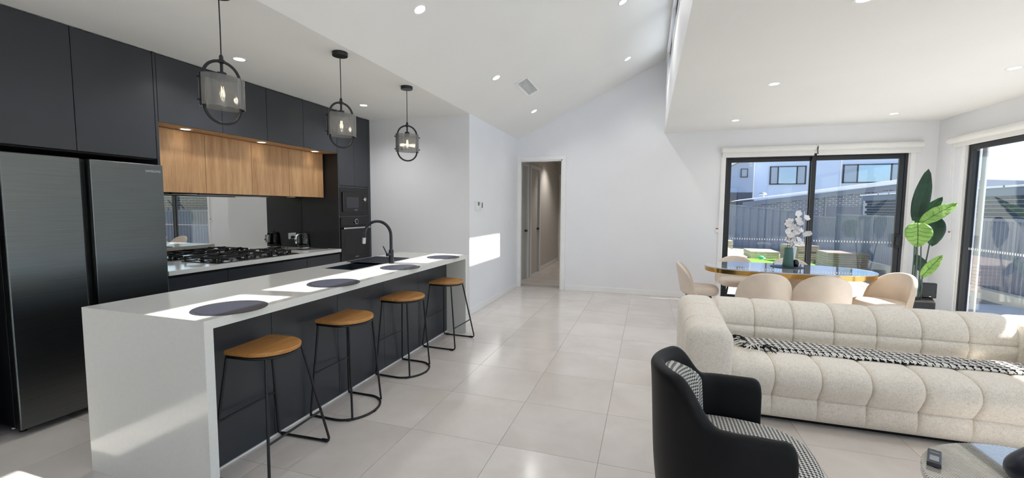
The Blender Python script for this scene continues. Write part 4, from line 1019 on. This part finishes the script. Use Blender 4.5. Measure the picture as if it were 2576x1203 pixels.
b = MB().grid(P[:-1], cu=True); b.f.append(tuple(k * 17 for k in range(32))); so_ = b.build('bowl', 'decor_navy', dn, 180); q = so_.modifiers.new('thick', 'SOLIDIFY'); q.thickness = .008
MB().ell((0, 0, .045), (.06, .06, .04)).build('knot', 'decor_navy', dn, 180)

# ------------------------------------------------------------------ dining
TC = (1.615, 5.925)
dtb = thing('dining_table', 'oval dining table with glossy grey top and gold rim', 'table', (*TC, 0), R(-2.5))
def sup(rx, ry, n=96, e=2.35): return [(rx * math.copysign(abs(math.cos(a)) ** (2 / e), math.cos(a)), ry * math.copysign(abs(math.sin(a)) ** (2 / e), math.sin(a))) for a in [2 * math.pi * k / n for k in range(n)]]
MB().prism(sup(.90, .475), .745, .76).build('top', 'table_gloss', dtb, 40, bevel=.003)
MB().prism(sup(.893, .468), .693, .745).build('rim', 'gold', dtb, 40)
MB().prism(sup(.36, .17, 48, 3), .03, .693).build('pedestal', 'pedestal', dtb, 40); MB().prism(sup(.5, .28, 48, 3), 0, .03).build('base_plate', 'gold', dtb, 40)
def dchair():
    t = thing('dining_chair', '', 'chair', (0, 0, 0), 0, 'cream velvet dining chairs')
    # faces +x ; back at -x
    NA, NV = 28, 16
    def sh_pt(a, v, off):
        # a in [-1,1], v in [0,1]
        wrap = R(78) * a; top = .385 * (1 - abs(a) ** 2.3) ** .55 if abs(a) < 1 else 0
        z = .40 + max(top, .012) * v
        rr_ = .255 + off + .012 * v
        return (-rr_ * math.cos(wrap) * .90 + .035 - .06 * v * (1 - abs(a) * .3), rr_ * math.sin(wrap) * 1.0, z)
    b = MB()
    Po = [[sh_pt(-1 + 2 * i / NA, j / NV, .028) for j in range(NV + 1)] for i in range(NA + 1)]
    Pi = [[sh_pt(-1 + 2 * i / NA, j / NV, -.022) for j in range(NV + 1)] for i in range(NA + 1)]
    o0 = 0; b.grid(Po); o1 = len(b.v); b.grid(Pi); w_ = NV + 1
    for i in range(NA): b.f.append((i * w_ + NV, (i + 1) * w_ + NV, o1 + (i + 1) * w_ + NV, o1 + i * w_ + NV)); b.f.append((i * w_, o1 + i * w_, o1 + (i + 1) * w_, (i + 1) * w_))
    for j in range(NV): b.f.append((j, j + 1, o1 + j + 1, o1 + j)); b.f.append((NA * w_ + j, o1 + NA * w_ + j, o1 + NA * w_ + j + 1, NA * w_ + j + 1))
    bk = b.build('backrest', 'velvet', t, 180); q = bk.modifiers.new('sub', 'SUBSURF'); q.levels = 1; q.render_levels = 1
    def sp_(a):
        x, y = math.cos(a), math.sin(a); s_ = 1 / ((abs(x) ** 2.8 + abs(y) ** 2.8) ** (1 / 2.8)); return (x * s_ * (.235 if x > 0 else .215) + .0, y * s_ * .235)
    cs = cushion(sp_, .385, .485, .16, n=48); cs.build('seat', 'velvet', t, 180)
    for sx, sy_ in ((1, 1), (1, -1), (-1, 1), (-1, -1)):
        MB().tube([(.13 * sx, .14 * sy_, .39), (.20 * sx, .205 * sy_, 0)], [.013, .008], 10).build('leg', 'black_metal', t, 60)
    return t
dc = dchair(); dc.location = (1.258, 5.43, 0); dc.rotation_euler = (0, 0, R(90)); dc['label'] = 'cream velvet dining chair with its back to the sofa, the left one'
dup(dc, (1.817, 5.435, 0), R(88), 'cream velvet dining chair with its back to the sofa, the right one')
dup(dc, (.655, 5.93, 0), R(-4), 'cream velvet dining chair at the left end of the table')
dup(dc, (2.46, 5.62, 0), R(203), 'sunlit cream velvet dining chair at the right end of the table')
dup(dc, (1.245, 6.72, 0), R(-90), 'cream velvet dining chair behind the table, left of the vase')
dup(dc, (1.945, 6.74, 0), R(-90), 'cream velvet dining chair behind the table, right of the vase')
# table things
tz = .76
tag(MB().lathe([(.18, 0), (.18, .005), (.175, .007)], 48, (1.66, 6.02, tz)).build('round_table_mat', 'placemat', None, 40), 'round dark mat under the vases on the dining table', 'mat')
tag(MB().lathe([(.060, 0), (.062, .004), (.056, .06), (.047, .20), (.043, .235), (.038, .235), (.036, .21)], 32, (1.665, 6.0, tz + .007)).build('green_vase', 'green_vase', None, 40), 'tapered dark green vase on the dining table', 'vase')
tag(MB().lathe([(.022, 0), (.03, .01), (.036, .12), (.05, .23), (.046, .235), (.03, .12)], 24, (1.745, 6.15, tz + .007)).build('white_vase', 'white_petal', None, 40), 'white flared vase behind the green vase', 'vase')
tag(MB().lathe([(.025, 0), (.034, .01), (.036, .04), (.03, .07), (.015, .085)], 20, (1.762, 6.06, tz + .007)).build('black_jar', 'black_gloss', None, 40), 'small black jar beside the green vase', 'jar')
orch = thing('orchid_spray', 'white artificial orchid spray standing in the green vase', 'flowers', (1.665, 6.0, tz + .2))
stems = [[(0, 0, -.15), (.01, 0, .08), (.03, 0, .26), (.06, -.01, .42), (.075, 0, .50)], [(0, 0, -.15), (-.01, .01, .1), (-.03, .0, .24), (-.055, 0, .34), (-.06, 0, .37)], [(0, 0, -.15), (.03, 0, .05), (.09, -.01, .16), (.14, 0, .25)]]
for s_ in stems: MB().tube([(0, 0, -.15)] + s_[1:], .003, 6).build('stem', 'stem_brown', orch, 60)
def bloom_mesh():
    b = MB()
    for k in range(5):
        a = 2 * math.pi * k / 5 + .3; wd = .021 if k % 2 == 0 else .017; P = []
        for i in range(5):
            s_ = i / 4; r = .003 + .034 * s_; ww = wd * math.sin(math.pi * (.12 + .76 * s_)); z = .010 * s_ * s_ + .004 * math.sin(s_ * 6)
            P.append([(r * math.cos(a) - (q - 1) * ww * math.sin(a), r * math.sin(a) + (q - 1) * ww * math.cos(a), z + abs(q - 1) * .004) for q in range(3)])
        b.grid(P)
    b.ell((0, 0, .004), (.007, .007, .006), 8, 5)
    me = b.mesh('bloom', 180); me.materials.append(MATS['white_petal']); return me
blm = bloom_mesh()
px_bl = [(1998, 537), (2022, 548), (1998, 552), (1978, 556), (1974, 562), (2007, 561), (1992, 568), (2000, 574), (1973, 580), (2006, 578), (2023, 588), (2031, 586), (1995, 584), (1983, 590), (1990, 597), (2000, 583), (1980, 598), (1987, 606), (1996, 610), (2007, 610), (1990, 618), (1980, 604), (2002, 600), (1985, 570)]
KX, KZ = (1.888 - 1.603) / (2032 - 1966), (1.449 - .988) / (625 - 532)
for (u_, v_) in px_bl:
    x = 1.603 + (u_ - 1966) * KX - 1.665; z = 1.449 - (v_ - 532) * KZ - (tz + .2); y = random.uniform(-.04, .04)
    o = part(orch, 'bloom', blm, (x, y, z), (R(random.uniform(40, 105)), R(random.uniform(-35, 35)), R(random.uniform(-40, 40)))); o.scale = (.85 + .3 * random.random(),) * 3

# ------------------------------------------------------------------ plant corner
pt = thing('potted_plant', 'tall artificial banana plant in a dark planter in the corner', 'plant', (3.38, 6.83, 0))
MB().prism([(-.19, -.16), (.11, -.17), (.24, .15), (-.07, .16)], 0, .315).build('planter', 'planter', pt, bevel=.012)
MB().prism([(-.17, -.145), (.10, -.155), (.22, .135), (-.06, .145)], .315, .322).build('soil', 'soil', pt)
def leaf(base_, tip, wid, nrm, m, curl=.12, stem_from=None, fold=.10, n=12, sag=0.):
    B, T = Vector(base_), Vector(tip); ax = T - B; L = ax.length; ax.normalize(); nr = Vector(nrm); nr = (nr - ax * nr.dot(ax)).normalized(); sd_ = ax.cross(nr)
    P = []
    for i in range(n + 1):
        s_ = i / n; wv = wid * (math.sin(math.pi * min(1, (s_ * .92 + .05)) ** .8)) ** .75 if i < n else .001
        c_ = B + ax * (L * s_) + nr * (curl * L * math.sin(math.pi * s_) * .5) - Vector((0, 0, 1)) * sag * s_ * s_
        row = []
        for q in range(-4, 5):
            e = q / 4; row.append(c_ + sd_ * (wv * .5 * e) + nr * (fold * wv * abs(e) + .006 * math.sin(s_ * 25 + q)))
        P.append(row)
    o = MB().grid(P).build('leaf', m, pt, 180); o.modifiers.new('thick', 'SOLIDIFY').thickness = .003
    mid_ = [P[i][4] + nr * .002 for i in range(n + 1)]
    MB().tube(mid_, .0035, 5).build('midrib', 'leaf_vein', o)
    if m != 'leaf_dark':
        b = MB()
        for i in range(2, n - 1, 2):
            for sg in (0, 8): b.tube([P[i][4] + nr * .003, P[i + 1][sg // 2 + 2 if sg == 0 else 6] + nr * .003, P[min(n, i + 1)][sg] + nr * .003], .0016, 4)
        v_ = b.build('veins', 'leaf_vein', o); v_['kind'] = 'stuff'
    if stem_from is not None:
        S = Vector(stem_from); Mi = (S + B) / 2 + Vector((.01, 0, .03)); MB().tube([S, Mi, B], [.010, .008, .006], 8).build('leaf_stem', 'leaf_stem', pt, 60)
leaf((-.054, .05, 1.334), (.041, .05, 2.004), .175, (-.3, -.9, 0), 'leaf_dark', .05, (-.06, .02, .32))
leaf((-.048, .03, 1.283), (.217, .07, 1.643), .14, (-.3, -.8, .4), 'leaf_mid', .08, (-.02, .05, .32))
leaf((-.068, -.11, 1.308), (.266, -.13, 1.56), .17, (-.2, -.75, .6), 'leaf_light', .10, (.0, -.02, .32))
leaf((.165, .09, 1.393), (.150, .07, 1.007), .22, (-.3, -.9, .1), 'leaf_dark', .06, (.03, .05, .32))
leaf((-.134, -.17, 1.314), (-.139, -.21, 1.01), .27, (-.25, -.95, .2), 'leaf_light', .10, (-.05, -.04, .32))
leaf((.087, .05, .672), (-.037, .03, .899), .13, (-.4, -.8, .2), 'leaf_dark', .1, (-.02, .04, .32))
leaf((-.032, -.13, .631), (.148, -.15, .915), .12, (-.2, -.8, .5), 'leaf_light', .12, (.02, -.03, .32))
for dx, dy, hx, hz in ((-.08, -.02, -.07, .62), (-.04, .03, -.02, .66), (.05, .02, .02, .6)): MB().tube([(dx, dy, .32), ((dx + hx) / 2 + .01, dy, (hz + .32) / 2), (hx, dy, hz)], [.009, .008, .006], 8).build('leaf_stem', 'leaf_stem', pt, 60)
sb = thing('black_box', 'small black box with rounded corners on the rim of the dark planter', 'box', (3.54, 6.93, .3225))
box('body', (-.08, -.03, 0, .08, .03, .20), 'black_satin', sb, .012); box('badge', (.0, -.0312, .02, .02, -.0302, .026), 'chrome', sb)

# ------------------------------------------------------------------ outside
def gz(x, y): return -.12
P = [[(x, y, gz(x, y)) for y in [7.66 + 24 * k / 60 for k in range(61)]] for x in [.3 + 24 * k / 60 for k in range(61)]]
gr = struct(MB().grid(P).build('ground_gravel', 'gravel', None, 60))
struct(box('ground_side', (XR + .15, -14, -.16, 30, 7.66, -.12), 'concrete'))
struct(box('ground_rear', (-20, -14, -.16, XR + .15, YR - .12, -.12), 'concrete'))
struct(box('patio_slab', (XR + .15, -3, -.115, 5.75, 9.1, -.09), 'concrete')); struct(box('patio_slab_back', (.2, YB + .12, -.115, XR + .15, 9.1, -.088), 'concrete'))
tf = box('artificial_turf', (2.25, 11.6, -.118, 5.2, 16.6, -.10), 'turf'); tag(tf, 'bright green artificial turf patch among the paver stacks', 'turf'); tf['kind'] = 'stuff'
# fences
def fence(name, label, A, B, zt0, zt1, h, npan, pitch=.095):
    A, B = Vector((*A, 0)), Vector((*B, 0)); d_ = (B - A); L = d_.length; ang = math.atan2(d_.y, d_.x)
    t = thing(name, label, 'fence', (A.x, A.y, 0), ang)
    w_ = L / npan
    for k in range(npan):
        x0, x1 = k * w_ + .03, (k + 1) * w_ - .03; za, zb = zt0 + (zt1 - zt0) * k / npan, zt0 + (zt1 - zt0) * (k + 1) / npan
        n = max(8, int((x1 - x0) / pitch) * 4); P = []
        for i in range(n + 1):
            x = x0 + (x1 - x0) * i / n; ph = (i % 4); yy = .018 if ph in (1, 2) else -.018; zt_ = za + (zb - za) * i / n
            P.append([(x, yy, zt_ - h), (x, yy, zt_ - .01)])
        o = MB().grid(P).build('fence_panel', 'fence_metal', t); o.modifiers.new('thick', 'SOLIDIFY').thickness = .004
        MB().add([(x0 - .0, -.03, za - .05), (x1, -.03, zb - .05), (x1, .03, zb - .05), (x0, .03, za - .05), (x0, -.03, za), (x1, -.03, zb), (x1, .03, zb), (x0, .03, za)], [(0, 3, 2, 1), (4, 5, 6, 7), (0, 1, 5, 4), (1, 2, 6, 5), (2, 3, 7, 6), (3, 0, 4, 7)]).build('top_rail', 'fence_metal', t)
    for k in range(npan + 1):
        z = zt0 + (zt1 - zt0) * k / npan; box('fence_post', (k * w_ - .03, -.032, z - h - .1, k * w_ + .03, .032, z + .012), 'fence_metal', t)
    return t
fence('metal_fence', 'grey corrugated metal fence running away behind the left door pane', (2.9, 20.7), (5.72, 19.05), 1.735, 1.40, 1.8, 2, .26)
fence('metal_fence', 'low grey corrugated fence section in the far corner of the yard', (5.8, 19.0), (6.0, 16.8), 1.22, 1.24, 1.3, 1)
fence('metal_fence', 'grey corrugated metal side fence seen through the right door', (6.0, 16.7), (6.0, 4.7), 1.33, 1.33, 1.3, 5)
tag(box('retaining_wall', (5.78, 3.0, -.12, 5.95, 15.5, .06), 'retaining'), 'low pale retaining wall under the side fence', 'wall')
# paver stacks
def stack(label, x0, y0, wx, wy, z0, layers, lh, m, rz=0.):
    t = thing('paver_stack', label, 'pavers', (x0, y0, z0), rz)
    for k in range(layers):
        j = random.uniform(-.008, .008)
        box('paver_layer', (-wx / 2 + j, -wy / 2 + j, k * lh, wx / 2 + j, wy / 2 + j, (k + 1) * lh - .008), m, t)
        if k < layers - 1: box('shadow_gap', (-wx / 2 + .02, -wy / 2 + .02, (k + 1) * lh - .008, wx / 2 - .02, wy / 2 - .02, (k + 1) * lh), 'paver_dark', t)
stack('low stack of pale pavers in the middle of the green turf', 3.6, 15.85, .80, 1.1, -.10, 4, .058, 'paver')
stack('long stack of pavers with pinkish top at the left of the turf', 1.42, 11.0, 1.12, 2.4, -.12, 10, .062, 'paver_pink')
stack('tall dark stack of pavers behind the vase', 4.38, 14.8, .62, .8, -.10, 9, .058, 'paver_dark', R(20))
stack('far paver stack in front of the left fence', 2.74, 17.2, .42, .5, -.12, 8, .058, 'paver')
stack('wide grey paver stack seen through the right pane', 4.95, 13.4, .9, .8, -.10, 8, .058, 'paver_dark')
ty = thing('toy_car', 'small green toy lying in front of the middle paver stack', 'toy', (3.42, 15.0, -.10)); MB().ell((0, 0, .07), (.09, .06, .06)).build('body', 'toy_green', ty, 180); MB().ell((.09, -.02, .035), (.05, .05, .035)).build('wheel', 'white_plastic', ty, 180)
# garage next door
gg = thing('neighbour_garage', 'single storey brick building with white sloping roof edge behind the fence', 'building', (0, 21.5, 0))
x0, x1 = 3.68, 11.2
def fz(x): return 1.755 + (x - 3.68) * (.86 / 5.98)
b = MB(); b.prism([(x0 + .6, -.5), (x1, -.5), (x1, fz(x1) - .1), (x0 + .6, fz(x0 + .6) - .1)], 0, .3)
b.xf(Matrix(((1, 0, 0, 0), (0, 0, 1, .12), (0, 1, 0, 0), (0, 0, 0, 1)))); b.build('brick_wall', 'brick_far', gg)
b = MB(); b.prism([(x0 - .05, fz(x0) + .07), (x1, fz(x1) - .1 + .0), (x1, fz(x1) + .10), (x0 + .3, fz(x0 + .3) + .11)], -.25, .45); b.xf(Matrix(((1, 0, 0, 0), (0, 0, 1, 0), (0, 1, 0, 0), (0, 0, 0, 1)))); b.build('roof_edge', 'fascia_white', gg)
b = MB(); b.prism([(x0 + .4, fz(x0 + .4) - .22), (x1, fz(x1) - .30), (x1, fz(x1) - .1), (x0 + .4, fz(x0 + .4) - .02)], 0.0, .1); b.xf(Matrix(((1, 0, 0, 0), (0, 0, 1, 0), (0, 1, 0, 0), (0, 0, 0, 1)))); b.build('bargeboard', 'fascia_grey', gg)
box('garage_door', (7.32, .08, -.5, 10.4, .12, 1.60), 'garage_door', gg)
box('downpipe', (7.24, .03, -.4, 7.30, .1, 2.05), 'fascia_grey', gg)
rv = thing('roof_vent', 'galvanised mushroom roof vent on the brick building', 'vent', (4.87, 21.6, 1.97)); MB().lathe([(.07, 0), (.07, .16)], 16).build('pipe', 'galv', rv, 40); MB().lathe([(.16, .15), (.17, .18), (.13, .24), (.03, .28), (.005, .28)], 20).build('cap', 'galv', rv, 40)
# two storey house
hs = thing('neighbour_house', 'two storey blue grey rendered house behind the fence', 'building', (0, 26, 0))
box('main_wall', (5.45, 0, -.5, 14, 6, 5.6), 'render_blue', hs); 
b = MB(); b.prism([(1.2, -.5), (5.25, -.5), (5.25, 4.28), (1.2, 2.35)], 0, 6); b.xf(Matrix(((1, 0, 0, 0), (0, 0, 1, -.6), (0, 1, 0, 0), (0, 0, 0, 1)))); b.build('side_wing', 'render_grey', hs)
b = MB(); b.prism([(1.0, 2.28), (5.3, 4.33), (5.3, 4.46), (1.0, 2.41)], 0, 6.4); b.xf(Matrix(((1, 0, 0, 0), (0, 0, 1, -.85), (0, 1, 0, 0), (0, 0, 0, 1)))); b.build('barge', 'fascia_white', hs)
box('corner_strip', (5.30, -.08, 2.0, 5.43, .1, 5.6), 'fascia_white', hs); box('lower_roof', (3.0, -2.0, 1.7, 4.95, 0, 2.32), 'roof_tile', hs)
def hwin(x0, x1, z0, z1, splits, y=-.05):
    f = MB(); wd = .05
    for q in ((x0, y, z0, x1, .02, z0 + wd), (x0, y, z1 - wd, x1, .02, z1), (x0, y, z0, x0 + wd, .02, z1), (x1 - wd, y, z0, x1, .02, z1)): f.box(*q)
    for s_ in splits: f.box(s_ - .03, y, z0, s_ + .03, .02, z1)
    w_ = f.build('window', 'alu_black', hs); e = [x0 + wd] + list(splits) + [x1 - wd]
    for a, c in zip(e[:-1], e[1:]): box('pane', (a + .02, y + .02, z0 + wd, c - .02, y + .03, z1 - wd), 'window_sky' if c - a > .7 else 'window_far', w_)
mat('window_sky', (158, 178, 202), rough=.03, metal=1., var=.01)
m = mat('window_far', (150, 164, 184), rough=.05, spec=1., var=.02)
hwin(6.14, 7.82, 2.80, 3.76, (6.53, 7.40)); hwin(9.42, 11.9, 2.84, 3.78, (10.05, 11.45))
f = MB()
for q in ((4.64, -.66, 3.16, 4.98, -.58, 3.2), (4.64, -.66, 3.58, 4.98, -.58, 3.62), (4.64, -.66, 3.2, 4.68, -.58, 3.58), (4.94, -.66, 3.2, 4.98, -.58, 3.58)): f.box(*q)
f = f.build('window', 'alu_black', hs); box('pane', (4.68, -.63, 3.2, 4.94, -.62, 3.58), 'window_far', f)
for bx_ in ((5.0, -.64, 3.88, 5.16, -.6, 3.91), (5.02, -.64, 3.74, 5.16, -.6, 3.77), (6.0, -.04, 4.1, 6.14, 0, 4.13)): box('wall_vent', bx_, 'fascia_white', hs)
box('joint_strip', (9.32, -.02, 2.6, 9.37, .0, 5.6), 'fascia_white', hs)
# brick house beyond the side fence
bh = thing('neighbour_brick_house', 'dark brick house with tiled roof beyond the right side fence', 'building', (6.95, 0, 0))
box('mortar_wall', (.004, 6.0, -.3, .25, 17.4, 1.80), 'mortar', bh)
bkm = MB().box(0, -.115, -.038, .02, .115, .038).mesh('brick'); bkm.materials.append(MATS['brick_face'])
b = MB()
for r_ in range(24):
    z = 1.742 - r_ * .086
    for k in range(48):
        y = 6.1 + k * .24 + (.12 if r_ % 2 else 0)
        if y > 17.2: continue
        if z > 1.28 and 9.6 < y < 16.9 and r_ < 6: part(bh, 'brick', bkm, (0, y, z))
        else: b.box(0, y - .115, z - .038, .02, y + .115, z + .038)
o = b.build('brick_rest', 'brick_face', bh); o['kind'] = 'stuff'
box('fascia', (-.02, 6.0, 1.785, .02, 17.5, 1.945), 'fascia_grey', bh); box('gutter', (-.07, 6.0, 1.945, .02, 17.5, 1.985), 'fascia_white', bh, .01)
b = MB(); b.add([(-.05, 10.3, 1.985), (-.05, 17.5, 1.985), (2.05, 15.47, 2.35), (4.0, 12.0, 1.985), (4.0, 17.5, 1.985)], [(0, 1, 2), (0, 2, 3), (1, 4, 2), (4, 3, 2), (0, 3, 4, 1)]); rf = b.build('roof', 'roof_tile', bh)
for k in range(14): box('gutter_bracket', (-.074, 8.2 + k * .62, 1.95, -.07, 8.24 + k * .62, 1.99), 'roof_tile', bh)
tag(box('porch_post', (3.94, 6.79, -.1, 3.96, 6.872, 2.6), 'fascia_white', bevel=.004), 'white square post just outside the right sliding door', 'post')
tag(box('door_mat', (4.2, 5.6, -.09, 4.75, 6.5, -.075), 'black_satin'), 'dark door mat on the patio outside the right sliding door', 'mat')
